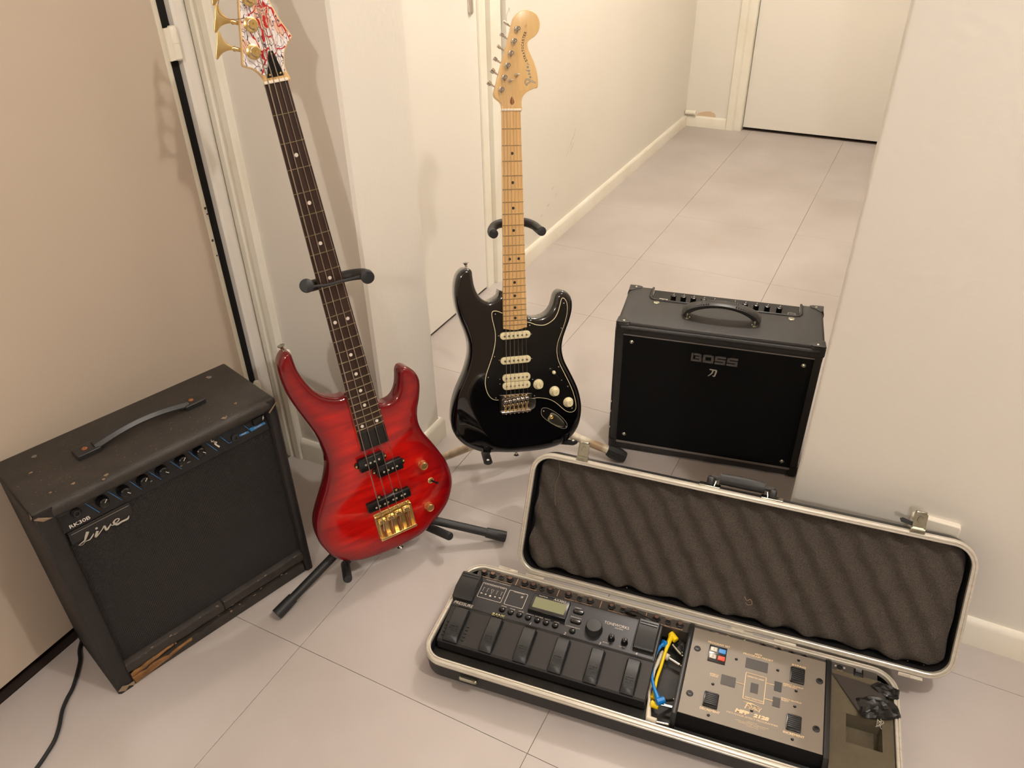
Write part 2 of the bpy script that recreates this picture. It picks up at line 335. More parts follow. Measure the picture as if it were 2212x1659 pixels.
D = {
'S_body': [[-0.0252,-0.3882],[-0.034,-0.4],[-0.0469,-0.4069],[-0.0589,-0.4104],[-0.0744,-0.4015],[-0.0835,-0.3885],[-0.0892,-0.3727],[-0.0923,-0.3526],[-0.0936,-0.3388],[-0.1002,-0.3323],[-0.1126,-0.3322],[-0.1237,-0.34],[-0.1304,-0.3517],[-0.1349,-0.3713],[-0.136,-0.3958],[-0.1325,-0.4239],[-0.1251,-0.4495],[-0.1151,-0.4755],[-0.1081,-0.5016],[-0.1073,-0.5209],[-0.1096,-0.5401],[-0.117,-0.5654],[-0.1276,-0.5906],[-0.1399,-0.6157],[-0.149,-0.6413],[-0.1543,-0.6675],[-0.1555,-0.6943],[-0.1522,-0.7151],[-0.1432,-0.735],[-0.1275,-0.7541],[-0.1065,-0.7689],[-0.0768,-0.7814],[-0.0472,-0.7826],[-0.0135,-0.7869],[0.0206,-0.7895],[0.055,-0.7903],[0.0899,-0.7876],[0.1179,-0.7805],[0.1426,-0.7657],[0.1584,-0.7463],[0.1671,-0.7226],[0.1705,-0.6949],[0.1685,-0.6704],[0.1614,-0.642],[0.1509,-0.617],[0.1387,-0.5922],[0.1267,-0.5675],[0.121,-0.547],[0.12,-0.5304],[0.1234,-0.511],[0.1301,-0.4919],[0.1385,-0.4698],[0.1445,-0.4476],[0.1458,-0.4284],[0.1418,-0.4121],[0.1317,-0.4003],[0.1201,-0.3957],[0.1102,-0.3989],[0.1035,-0.4079],[0.1002,-0.4204],[0.0951,-0.4343],[0.0851,-0.4464],[0.0719,-0.4534],[0.0554,-0.4553],[0.039,-0.4531],[0.0335,-0.4505]],
'S_guard': [[-0.0261,-0.438],[-0.0349,-0.4336],[-0.0443,-0.4307],[-0.0506,-0.4314],[-0.0536,-0.4368],[-0.0527,-0.4494],[-0.0494,-0.4653],[-0.0466,-0.4813],[-0.0468,-0.5003],[-0.0499,-0.5192],[-0.0552,-0.538],[-0.0632,-0.5599],[-0.0702,-0.5787],[-0.074,-0.5979],[-0.0726,-0.6144],[-0.0675,-0.6298],[-0.0597,-0.6406],[-0.0501,-0.6456],[-0.0353,-0.6475],[-0.0007,-0.6506],[0.0393,-0.6515],[0.0528,-0.6509],[0.0696,-0.6537],[0.0866,-0.6596],[0.1019,-0.6698],[0.1156,-0.6833],[0.126,-0.6924],[0.1364,-0.697],[0.1468,-0.6961],[0.1527,-0.6891],[0.1529,-0.6753],[0.1501,-0.6613],[0.1449,-0.6436],[0.1362,-0.6224],[0.1242,-0.5976],[0.1123,-0.5731],[0.1066,-0.556],[0.1043,-0.536],[0.1074,-0.5167],[0.1158,-0.4946],[0.1242,-0.4727],[0.1292,-0.4537],[0.1308,-0.4379],[0.1291,-0.4234],[0.1242,-0.4152],[0.1192,-0.4116],[0.1149,-0.4145],[0.1116,-0.4269],[0.1059,-0.4456],[0.0976,-0.4594],[0.0843,-0.4689],[0.0695,-0.4732],[0.0515,-0.4701],[0.0385,-0.4643],[0.0304,-0.4621]],
'S_gscrews': [[-0.0448,-0.4385],[-0.0494,-0.5389],[-0.0659,-0.5876],[-0.0488,-0.6398],[0.0368,-0.4713],[0.1148,-0.4843],[0.1208,-0.4249],[0.1076,-0.5784],[0.1307,-0.6296],[0.0465,-0.6445],[0.1419,-0.6862]],
'S_pkscr': [[-0.0384,-0.4901],[0.0404,-0.4922],[-0.0383,-0.5487],[0.0407,-0.5514],[-0.0382,-0.5947],[-0.0381,-0.6065],[0.0423,-0.603]],
'S_knobs': [[0.0566,-0.6166],[0.0969,-0.6382],[0.1321,-0.6698]],
'S_sw': [[0.0864,-0.5807],[0.115,-0.6122],[0.0924,-0.5879]],
'S_jack': [[0.066,-0.6795],[0.0786,-0.6798],[0.0939,-0.6884],[0.1111,-0.7024],[0.1249,-0.7179],[0.1302,-0.729],[0.1277,-0.7364],[0.118,-0.7366],[0.1024,-0.7292],[0.0852,-0.7168],[0.0699,-0.7029],[0.0638,-0.6919]],
'S_cup': [[0.0905,-0.6932],[0.1008,-0.6978],[0.1145,-0.7115],[0.1232,-0.7253],[0.1197,-0.733],[0.1058,-0.7296],[0.0903,-0.7215],[0.0801,-0.711],[0.0836,-0.701]],
'S_jscr': [[0.0694,-0.6857],[0.127,-0.7328]],
'S_pins': [[-0.101,-0.3303],[0.005,-0.7941]],
'S_head': [[-0.0182,0.0015],[-0.0185,0.0113],[-0.0221,0.0175],[-0.0284,0.0226],[-0.0338,0.0276],[-0.0356,0.0335],[-0.0343,0.0401],[-0.0294,0.0551],[-0.0224,0.0782],[-0.0145,0.1028],[-0.0066,0.1273],[0.0012,0.1516],[0.008,0.1742],[0.0118,0.1838],[0.0183,0.1911],[0.0275,0.1964],[0.0384,0.1984],[0.0493,0.197],[0.0584,0.192],[0.0648,0.1841],[0.0678,0.1737],[0.0669,0.1632],[0.0626,0.1542],[0.0561,0.1476],[0.0468,0.1418],[0.0417,0.1377],[0.0402,0.1328],[0.0419,0.123],[0.0473,0.1116],[0.0545,0.0968],[0.0599,0.0803],[0.0626,0.0636],[0.062,0.0476],[0.0567,0.0459],[0.0454,0.0417],[0.0359,0.0367],[0.0293,0.03],[0.026,0.0215],[0.0254,0.0114],[0.026,0.0012]],
'S_posts': [[0.0169,0.161],[0.0094,0.1375],[0.002,0.1141],[-0.0056,0.0904],[-0.0131,0.0667],[-0.0203,0.043]],
'S_tun': [[-0.0031,0.1754],[-0.0102,0.1511],[-0.0175,0.128],[-0.026,0.1038],[-0.0325,0.0807],[-0.0405,0.0567]],
'S_trees': [[0.0149,0.0712],[0.0003,0.0596]],
'S_plug': [[0.0036,0.0292],[0.0077,0.0216],[0.0085,0.0166],[0.0047,0.0123],[0.0006,0.0141],[-0.0007,0.02]],
'S_txt': [[0.036,0.1],[0.0307,0.1131],[0.0281,0.1277],[0.0302,0.1424],[0.035,0.1546],[0.037,0.1675]],
'B_body': [[-0.0249,-0.5753],[-0.0385,-0.5739],[-0.0533,-0.568],[-0.0686,-0.5581],[-0.0807,-0.5437],[-0.0894,-0.5269],[-0.0956,-0.5094],[-0.1006,-0.4907],[-0.1019,-0.4717],[-0.1027,-0.4568],[-0.1062,-0.4512],[-0.1142,-0.4497],[-0.123,-0.4567],[-0.1305,-0.4685],[-0.1342,-0.4855],[-0.1341,-0.5059],[-0.1313,-0.5314],[-0.1243,-0.561],[-0.1162,-0.5877],[-0.1067,-0.6175],[-0.1004,-0.6465],[-0.0977,-0.6764],[-0.0989,-0.7009],[-0.1057,-0.7232],[-0.1173,-0.7477],[-0.1313,-0.7713],[-0.1455,-0.7951],[-0.1559,-0.8165],[-0.1612,-0.8407],[-0.1608,-0.8636],[-0.1569,-0.8802],[-0.1479,-0.9036],[-0.1354,-0.9222],[-0.1159,-0.938],[-0.0907,-0.949],[-0.0635,-0.9542],[-0.0354,-0.9573],[-0.0063,-0.9583],[0.0237,-0.9571],[0.0551,-0.9516],[0.084,-0.9363],[0.1094,-0.9201],[0.1289,-0.901],[0.142,-0.8765],[0.1481,-0.8559],[0.1491,-0.8308],[0.1439,-0.801],[0.1332,-0.7715],[0.121,-0.7417],[0.1099,-0.7174],[0.1046,-0.6958],[0.1049,-0.6768],[0.1093,-0.6576],[0.1167,-0.6397],[0.1237,-0.6177],[0.1269,-0.5985],[0.123,-0.5809],[0.1143,-0.5676],[0.1045,-0.5592],[0.095,-0.5584],[0.0886,-0.5659],[0.0855,-0.5787],[0.0801,-0.5966],[0.0708,-0.6112],[0.0592,-0.6187],[0.0474,-0.6193],[0.0385,-0.6165]],
'B_p1': [[-0.0431,-0.7101],[0.0106,-0.7146],[0.0108,-0.7422],[-0.0428,-0.7405]],
'B_p2': [[-0.0117,-0.7427],[0.0463,-0.7413],[0.0445,-0.7669],[-0.0113,-0.7691]],
'B_p3': [[-0.0503,-0.8181],[0.0458,-0.8167],[0.0467,-0.8382],[-0.05,-0.8391]],
'B_poles': [[-0.0293,-0.7266],[-0.0193,-0.726],[-0.0102,-0.7262],[-0.0004,-0.7254],[0.0027,-0.7582],[0.0123,-0.758],[0.022,-0.7575],[0.0318,-0.757],[-0.0324,-0.8313],[-0.0246,-0.8307],[-0.0132,-0.8305],[-0.006,-0.8302],[0.0064,-0.8291],[0.0136,-0.8291],[0.0257,-0.8282],[0.033,-0.8279]],
'B_knobs': [[0.0876,-0.7819],[0.0792,-0.8855],[0.098,-0.8285]],
'B_pins': [[0.001,-0.957],[-0.1137,-0.4425]],
'B_head': [[-0.0157,0.0027],[-0.0173,0.0075],[-0.0216,0.016],[-0.0266,0.022],[-0.0322,0.0261],[-0.0418,0.0303],[-0.0437,0.035],[-0.0384,0.0553],[-0.0333,0.079],[-0.028,0.1024],[-0.0222,0.1253],[-0.0164,0.148],[-0.0075,0.1619],[0.0043,0.1662],[0.014,0.1593],[0.0196,0.1386],[0.0245,0.1189],[0.0303,0.0975],[0.0367,0.0818],[0.0429,0.0697],[0.0458,0.0611],[0.0384,0.0541],[0.0302,0.0453],[0.0257,0.0371],[0.0221,0.0224],[0.0223,0.0134],[0.0255,0.0011]],
'B_posts': [[-0.014,0.0883],[-0.0218,0.0498],[-0.0067,0.1248],[0.0002,0.16]],
'B_tun': [[-0.0502,0.1015],[-0.0595,0.064],[-0.0411,0.1382],[-0.0322,0.1741]],
'B_trc': [[-0.0026,0.0418],[0.0061,0.041],[0.0164,0.0475],[0.0171,0.0072],[-0.0053,0.0073],[-0.0102,0.0165]],
'A_tr': [[[0.0235,0.1261],[0.0522,0.1279],[0.0563,0.0627],[0.0279,0.062]],[[0.0974,0.1241],[0.1219,0.1246],[0.1263,0.06],[0.1015,0.0588]],[[0.1663,0.1227],[0.1901,0.1233],[0.1963,0.0581],[0.1691,0.0588]],[[0.2355,0.1222],[0.2583,0.1226],[0.2628,0.0572],[0.2368,0.0566]],[[0.3031,0.1204],[0.3261,0.1196],[0.3288,0.0555],[0.3042,0.0564]],[[0.3699,0.1189],[0.393,0.1198],[0.3973,0.054],[0.3732,0.0562]]],
'A_btn': [[0.1133,0.1475],[0.1314,0.1466],[0.1496,0.1465],[0.168,0.1455],[0.1865,0.1456],[0.2043,0.1454],[0.2229,0.145],[0.2575,0.1437],[0.2568,0.1893],[0.2575,0.1665]],
'A_knob': [[0.2952,0.1615],[0.3319,0.1514],[0.357,0.1511]],
'A_tun': [[0.0526,0.1996],[0.1043,0.1983],[0.1053,0.1614],[0.0546,0.1622]],
'A_dsp': [[0.1113,0.199],[0.1494,0.1969],[0.1515,0.1609],[0.111,0.1617]],
'J_j': [[0.0415,0.2335],[0.0607,0.2329],[0.0985,0.2334],[0.1302,0.2344],[0.1492,0.2343],[0.1856,0.2343],[0.2234,0.2347],[0.269,0.2352],[0.3123,0.2342],[0.3583,0.2347],[0.4015,0.2352],[0.4471,0.2346]],
'J_dc': [[0.0796,0.2322],[0.1683,0.2318],[0.2472,0.2327],[0.335,0.2325],[0.4246,0.2315]],
'J_m': [[0.5046,0.249],[0.538,0.2365],[0.5693,0.2362],[0.6012,0.2375],[0.6294,0.2376],[0.6524,0.2385],[0.6754,0.239]],
'M_sw': [[[0.5128,0.0982],[0.5383,0.0993],[0.5388,0.0697],[0.5138,0.0699]],[[0.6526,0.1991],[0.6762,0.2018],[0.6767,0.1691],[0.6519,0.1685]],[[0.652,0.1007],[0.6758,0.1016],[0.6759,0.0717],[0.6513,0.0709]]],
'M_win': [[[0.5738,0.1928],[0.6135,0.1953],[0.6136,0.1729],[0.575,0.171]],[[0.5363,0.143],[0.5614,0.1441],[0.5628,0.123],[0.5373,0.1215]],[[0.5873,0.1426],[0.6006,0.1437],[0.6018,0.1234],[0.5887,0.1222]],[[0.6268,0.1597],[0.6395,0.1607],[0.6403,0.1404],[0.6273,0.1392]],[[0.6265,0.1269],[0.6391,0.1276],[0.6399,0.1078],[0.6271,0.1072]]],
'M_box': [[[0.5771,0.1615],[0.6126,0.161],[0.6125,0.1064],[0.5781,0.1054]]],
'M_ps': [[[0.507,0.2001],[0.5389,0.2015],[0.5402,0.1639],[0.5088,0.1637]]],
'M_scr': [[0.4872,0.1839],[0.4891,0.0853],[0.7019,0.1857],[0.6998,0.0874]],
'M_led': [[0.5578,0.1839],[0.6306,0.1848],[0.6646,0.2188],[0.5248,0.1173],[0.6642,0.1518],[0.6637,0.1194],[0.5261,0.0535],[0.6634,0.055],[0.5948,0.0863]],
'F_tape': [[0.7624,0.1726],[0.7828,0.185],[0.8112,0.1872],[0.828,0.1802],[0.836,0.1591],[0.8279,0.1538],[0.7921,0.14],[0.7663,0.1396],[0.7684,0.1542]],
'F_tape2': [[0.7873,0.2078],[0.8019,0.221],[0.8293,0.2146],[0.8344,0.2137],[0.8332,0.1949],[0.8234,0.1915],[0.8053,0.1903]],
'C_blue': [[0.4264,0.1914],[0.4208,0.1819],[0.416,0.1617],[0.4153,0.136],[0.418,0.1123],[0.4259,0.091],[0.433,0.0767],[0.44,0.066],[0.4478,0.072]],
'C_yel': [[0.4469,0.2068],[0.4361,0.2165],[0.4342,0.1948],[0.4312,0.1713],[0.4296,0.1417],[0.4273,0.1162],[0.4278,0.0923],[0.4284,0.0757],[0.4312,0.0619],[0.4422,0.0625]],
'C_whi': [[0.4373,0.1735],[0.4259,0.1788],[0.4224,0.1591],[0.4195,0.14],[0.4195,0.1153],[0.4194,0.0945],[0.423,0.0706],[0.4258,0.0535],[0.4292,0.0338],[0.4414,0.0349]],
'V_knob': [[0.0567,0.4203],[0.0982,0.4186],[0.1336,0.4185],[0.1679,0.4199],[0.2017,0.4206],[0.2381,0.4221],[0.2724,0.4221]],
'V_sep': [[0.0756,0.4194],[0.0895,0.3931],[0.1132,0.4209],[0.1281,0.3942],[0.1492,0.4211],[0.1627,0.3954],[0.1825,0.4219],[0.198,0.3951],[0.2208,0.4221],[0.236,0.3955],[0.2563,0.4229],[0.2694,0.396],[0.2886,0.4246],[0.3051,0.3958]],
'V_l1': [[0.0415,0.3533],[0.0479,0.3551],[0.0531,0.3569],[0.0576,0.3635],[0.062,0.3701]],
'V_l2': [[0.0425,0.3528],[0.0477,0.3508],[0.0539,0.3539],[0.0602,0.3534],[0.0664,0.3579],[0.0691,0.3609]],
'V_l3': [[0.0759,0.3617],[0.0727,0.3574],[0.07,0.3525],[0.0746,0.3541],[0.0839,0.3609],[0.0881,0.3645],[0.0887,0.355],[0.0955,0.3592],[0.0983,0.3625]],
'V_l4': [[0.0969,0.3599],[0.1021,0.357],[0.1104,0.3602],[0.1129,0.3634],[0.1085,0.3657],[0.1031,0.3621],[0.1064,0.3548],[0.1151,0.3553],[0.125,0.355],[0.1289,0.3598]],
'V_l5': [[0.0759,0.3675]],
'V_i1': [[0.2956,0.4283],[0.2978,0.4247],[0.3029,0.4268]],
'V_i2': [[0.2994,0.4236],[0.302,0.4215],[0.3024,0.416],[0.307,0.416]],
'V_i3': [[0.305,0.4134],[0.3096,0.4118],[0.3087,0.4097],[0.3056,0.4104],[0.3081,0.4058],[0.3116,0.4005]],
'V_lab': [[0.3563,0.4023],[0.3682,0.4036],[0.3836,0.4026],[0.3994,0.4025],[0.3755,0.406],[0.406,0.4054],[0.4084,0.4003],[0.3778,0.3988],[0.3529,0.4042],[0.371,0.4031],[0.3729,0.3988],[0.3529,0.4004]],
'V_hp': [[0.3437,0.4056]],
'V_hpl': [[0.3142,0.4262],[0.3297,0.3986],[0.3362,0.3981],[0.3185,0.4179],[0.362,0.4184],[0.3667,0.4179],[0.3778,0.3988]],
'V_ptr': [[0.1007,0.4134],[0.1076,0.4088],[0.1021,0.4006],[0.11,0.3992],[0.1296,0.4061],[0.1341,0.4047],[0.1364,0.4],[0.1503,0.4012],[0.174,0.4203],[0.174,0.4107],[0.176,0.4007],[0.1853,0.402],[0.1997,0.421],[0.2067,0.4094],[0.2123,0.4011],[0.2245,0.4024],[0.2458,0.4218],[0.2461,0.4119],[0.2475,0.4029],[0.2605,0.4032],[0.2713,0.413],[0.2765,0.4094],[0.2788,0.402],[0.2861,0.4034]],
'V_chips': [[0.0558,0.1537],[0.0381,0.1114],[0.0745,0.03],[0.1126,0.0045],[0.3373,0.0122],[0.3723,0.0373],[0.3829,0.1602],[0.0274,0.0218],[0.0024,-0.0165]],
'K_ports': [[0.078,0.12],[0.395,0.1182],[0.1574,0.0784],[0.313,0.0766]],
'cable': [[-1.2313,0.4803],[-1.2088,0.4637],[-1.1899,0.4439],[-1.1668,0.4158],[-1.1554,0.3942],[-1.142,0.3743],[-1.1186,0.35],[-1.1021,0.3283],[-1.0921,0.3045],[-1.0845,0.2812],[-1.0792,0.2558]],
}
# ------------------------------------------------------------------ the setting
XL = -1.262          # plane of the left door and wall
YA = 1.16            # short wall behind the red bass
XP = -.95            # face of the pillar
YP = 1.385           # far end of the pillar
XD = -1.256          # plane of the second door
XH = -1.225          # hallway left wall
YF = 4.6             # hallway end wall
XR = -.05            # corner of the right wall
YR = 1.275           # right wall
ZC = 2.5
b = MB(); b.box(-1.9, 2.6, -3.2, 4.9, -.06, -.0022)
floor = struct('floor', b, 'floor', 'pinkish grey vinyl tile floor')
gx, gy = -.8443 - .5, .6813 - 4 * .5
for i in range(8):
    for j in range(-4, 13):
        x0 = gx + i * .5; y0 = gy + j * .5
        xa, xb, ya, yb = max(x0, -1.262), min(x0 + .5, 2.4), max(y0, -3.1), min(y0 + .5, 4.6)
        if xb - xa < .02 or yb - ya < .02: continue
        if ya >= YR and xa >= XR: continue
        if ya >= YR: xb = min(xb, XR + .05)
        g = .00045
        t = MB(); t.prism([(xa + g, ya + g), (xb - g, ya + g), (xb - g, yb - g), (xa + g, yb - g)], -.0022, 0, .0004, bseg=1)
        t.build('tile', 'tile', floor)
b = MB(); b.box(-1.9, 2.6, -3.2, 4.9, ZC, ZC + .1); struct('ceiling', b, 'ceil', 'unseen ceiling, toned down to lessen bounce light')
# left wall with its doorway (y .24 .. 1.085)
b = MB(); b.box(XL - .12, XL, -3.2, .2, 0, ZC); b.box(XL - .12, XL, .2, 1.16, 2.08, ZC)
wl = struct('wall_left', b, 'wall2', 'cream painted wall on the left')
b = MB(); b.box(XL - .5, XL - .45, .1, 1.2, 0, 2.1); b.box(XL - .45, XL - .12, .14, .2, 0, 2.1); b.box(XL - .45, XL - .30, 1.125, 1.16, 0, 2.1); b.box(XL - .45, XL - .1, .14, 1.16, 2.08, 2.12); b.build('dark_cavity', 'dark', wl)  # black box standing in for the unlit space behind the door
b = MB(); b.prism([(XL - .04, .24), (XL, .24), (XL, 1.058), (XL - .004, 1.0705), (XL - .012, 1.079), (XL - .04, 1.081)], .03, 2.06, 0)
d1 = struct('door_1', b, 'greige', 'plain greige flush door at the left, bottom gap showing black', smooth=30)
b = MB(); b.box(XL - .11, XL - .016, 1.0818, 1.1015, .0, 2.06); b.build('gap_shade', 'dark', d1)  # black filler painting the shade between leaf and jamb
b = MB(); b.box(XL - .14, XL - .001, .2, 1.1, -.003, .0015); b.build('shaded_threshold', 'shaded_threshold', d1)  # sill plate, its dark colour standing in for the under-door shade
for z0 in (.205, .985):     # white knuckle hinges
    h = MB(); h.lathe([(0, 0), (.006, .001), (.0085, .004), (.0085, .03), (.0078, .0305), (.0085, .031), (.0085, .056), (.006, .06), (0, .061)], 14, T(XL - .001, 1.091, z0)); h.box(XL - .004, XL + .0008, 1.072, 1.091, z0 + .002, z0 + .058); h.build('hinge', 'trim', d1)
h = MB(); h.prism([(XL - .03, 1.0585), (XL + .0006, 1.0585), (XL - .0034, 1.0715), (XL - .0115, 1.080), (XL - .03, 1.0815)], .03, 2.06, 0); h.build('edge_strip', 'trim', d1)
h = MB(); rnd_ = random.Random(4)
for (y, z, a, c) in ((1.0665, .705, .003, .005), (1.068, .692, .002, .004), (1.065, .635, .003, .009), (1.0665, .60, .0018, .0035)):
    h.prism(circ(y, z, a, 7), 0, .0006, 0, Matrix(((0, 0, 1, XL - .0001), (1, 0, 0, 0), (0, 1, 0, 0), (0, 0, 0, 1))))
h.build('paint_chip', 'scuff', d1)
# door frame: jamb, rebate, and the moulded trim that ends on the short wall
b = MB(); b.prism([(XL - .12, 1.102), (XL - .004, 1.102), (XL, 1.106), (XL, 1.127), (XL - .012, 1.129), (XL - .012, 1.16), (XL - .12, 1.16)], 0, 2.1, 0)
struct('trim_1', b, 'door', 'cream door frame jamb beside the left door', smooth=25)
b = MB(); b.prism([(-1.275, 1.17), (-1.275, 1.146), (-1.271, 1.142), (-1.258, 1.142), (-1.255, 1.146), (-1.251, 1.149), (-1.247, 1.146), (-1.243, 1.143), (-1.228, 1.143), (-1.224, 1.147), (-1.224, 1.17)], 0, 2.1, 0)
struct('trim_2', b, 'trim', 'glossy moulded architrave in the corner by the red bass', smooth=25)
b = MB(); b.prism([(-1.27, YA), (XP - .006, YA), (XP, YA + .006), (XP, YP - .004), (XP - .004, YP), (-1.27, YP)], 0, ZC, 0)
struct('wall_pillar', b, 'wall', 'cream plaster pillar behind the red bass')
def skirting(name, pts, label, h=.062, t=.012):
    """pts = plan polyline, room on the left of the walking direction"""
    prof = [(0, 0), (t, 0), (t, h - .012), (t - .003, h - .004), (t - .007, h), (0, h)]
    P = [Vector(p) for p in pts]; nn = []
    for i, p in enumerate(P):
        e = []
        if i > 0: e.append((P[i] - P[i - 1]).normalized())
        if i < len(P) - 1: e.append((P[i + 1] - P[i]).normalized())
        ns = [Vector((-q.y, q.x)) for q in e]; m = sum(ns, Vector((0, 0))).normalized(); nn.append(m / max(m.dot(ns[0]), .3))
    R = [[(P[i].x + nn[i].x * d, P[i].y + nn[i].y * d, z) for d, z in prof] for i in range(len(P))]
    b = MB(); b.rings(R); return struct(name, b, 'trim', label, smooth=30)
skirting('baseboard_pillar', [(-1.24, YP), (XP, YP), (XP, YA), (-1.222, YA)], 'glossy cream baseboard round the pillar')
# second door and the hallway wall
b = MB(); b.box(XD - .12, XD - .05, YP, 2.36, 0, ZC); b.box(XD - .06, XD + .0, YP, 2.36, 2.06, ZC); struct('wall_alcove', b, 'wall2', 'wall around the second door')
b = MB(); b.prism([(XD - .04, YP + .015), (XD, YP + .015), (XD, 2.211), (XD - .004, 2.214), (XD - .04, 2.214)], .011, 2.05, 0)
d2 = struct('door_2', b, 'door', 'plain cream flush door in the hallway behind the black guitar', smooth=30)
h = MB(); h.prism(rrect(2.175, 1.03, .024, .23, .011, 6), 0, .006, .002, Matrix(((0, 0, 1, XD), (1, 0, 0, 0), (0, 1, 0, 0), (0, 0, 0, 1)))); h.build('handle_plate', 'chrome', d2)
h = MB(); h.tube([(XD, 2.175, 1.09), (XD + .045, 2.175, 1.09), (XD + .055, 2.16, 1.09), (XD + .055, 2.06, 1.09)], .009, 10); h.build('handle', 'chrome', d2)
b = MB(); b.prism([(XD - .1, 2.217), (XD - .002, 2.217), (XD + .002, 2.221), (XD + .002, 2.262), (XD - .004, 2.265), (XD - .004, 2.272), (XD + .012, 2.275), (XD + .016, 2.29), (XD + .016, 2.335), (XD + .010, 2.343), (XD - .1, 2.343)], 0, 2.12, 0)
struct('trim_3', b, 'trim', 'cream door frame with rounded architrave in the hallway', smooth=25)
b = MB(); b.box(XH - .15, XH, 2.343, YF + .2, 0, ZC); struct('wall_hall_left', b, 'wall2', 'long cream hallway wall')
skirting('baseboard_hall_left', [(XH, YF), (XH, 2.345)], 'cream baseboard along the hallway', .06, .014)
b = MB(); rr = random.Random(2); YZ = Matrix(((0, 0, 1, XH), (1, 0, 0, 0), (0, 1, 0, 0), (0, 0, 0, 1)))
for k in range(7): y, z_ = 2.86 + rr.uniform(-.03, .05), .33 + rr.uniform(-.03, .05); b.ribbon([(y, z_), (y + .01, z_ + .012), (y + .025, z_ + .02)], .0022, .0001, YZ)
for k in range(5): y, z_ = 2.64 + rr.uniform(-.05, .1), .17 + rr.uniform(-.03, .05); b.ribbon([(y, z_), (y + .02, z_ + .004)], .002, .0001, YZ)
b.build('smudge', 'smudge', bpy.data.objects['wall_hall_left'], kind='stuff')
# hallway end wall with its door
b = MB(); b.box(-1.4, -.95, YF - .03, YF + .2, 0, ZC); b.box(-.95, .2, YF - .03, YF + .2, 2.06, ZC); b.box(-.95, .2, YF + .06, YF + .2, 0, 2.06); b.box(-.07, .2, YF - .03, YF + .2, 0, ZC)
wf = struct('wall_far', b, 'wall2', 'cream wall at the end of the hallway')
b = MB(); b.prism(catmull([(-1.16, .06), (-1.15, .075), (-1.13, .082), (-1.09, .09), (-1.06, .082), (-1.05, .068), (-1.05, .06)], 3), 0, .0012, 0, T(0, YF - .03, 0) @ XZ); b.build('bare_patch', 'stain', wf)
skirting('baseboard_far', [(-.985, YF - .03), (XH, YF - .03)], 'cream baseboard at the hallway end', .06, .014)
b = MB(); b.box(-.896, -.06, YF + .008, YF + .045, .014, 2.04); struct('door_3', b, 'door', 'plain white flush door at the end of the hallway')
b = MB(); b.box(-.896, -.06, YF + .05, YF + .058, 0, 2.05); b.build('gap_shade', 'dark', wf)  # black backing that paints the shade in the gap under this door
b = MB()
b.prism([(-.985, YF - .03), (-.985, YF - .042), (-.98, YF - .046), (-.948, YF - .046), (-.943, YF - .042), (-.938, YF - .034), (-.93, YF - .032), (-.902, YF - .032), (-.899, YF - .028), (-.899, YF + .05), (-.985, YF + .05)], 0, 2.08, 0)
struct('trim_4', b, 'trim', 'cream door frame at the hallway end', smooth=25)
# the short end of pipe in the far corner
b = MB(); b.tube([(-1.22, YF - .05, .078), (-1.165, YF - .05, .078)], .013, 12); b.tube([(-1.168, YF - .05, .078), (-1.16, YF - .05, .078)], .0155, 12)
tag(b.build('pipe_stub', 'trim'), 'short cream pipe stub in the far hallway corner above the baseboard', 'pipe')
# right wall block with its chamfered corner
b = MB(); b.prism([(XR, YF + .1), (XR, YR + .007), (XR + .002, YR + .002), (XR + .007, YR), (2.6, YR), (2.6, YF + .1)], 0, ZC, 0)
struct('wall_right', b, 'rough', 'cream roughcast wall on the right, its corner edge towards the hallway', smooth=50)
skirting('baseboard_right', [(2.4, YR), (XR - .0, YR)], 'glossy cream baseboard below the right wall', .064, .012)
b = MB(); b.box(2.4, 2.55, -3.2, YR, 0, ZC); struct('wall_east', b, 'far', 'unseen wall on the right, darkened to cut bounce light')
b = MB(); b.box(-1.4, 2.6, -3.2, -3.1, 0, ZC); struct('wall_back', b, 'far', 'unseen wall behind the viewpoint, darkened to cut bounce light')
# blanking plate on the right wall
ob = thing('wall_plate', 'cream blank outlet plate on the right wall behind the case lid latch', 'outlet', T(.2, YR, .232))
b = MB(); b.prism(rrect(0, 0, .082, .082, .006, 3), 0, .011, .003, XZ); b.build('plate', 'white', ob)
for sx in (-.03, .012):
    b = MB(); b.lathe([(.0045, 0), (.0045, .0006), (.0008, .0012)], 12, T(sx, -.0112, -.012) @ XZ); b.lathe([(.0018, .0), (.0018, .0009)], 8, T(sx, -.0116, -.012) @ XZ); b.build('screw', 'scuff', ob)
# mains cable running off to the lower left
b = MB(); b.tube([(p[0], p[1], .0045) for p in [(-1.2595, .515)] + D['cable'] + [(-1.06, .12), (-1.02, -.1), (-.9, -.3)]], .0036, 8, 5)
tag(b.build('power_cable', 'rubber'), 'black power cable on the floor from behind the battered bass amplifier', 'cable')
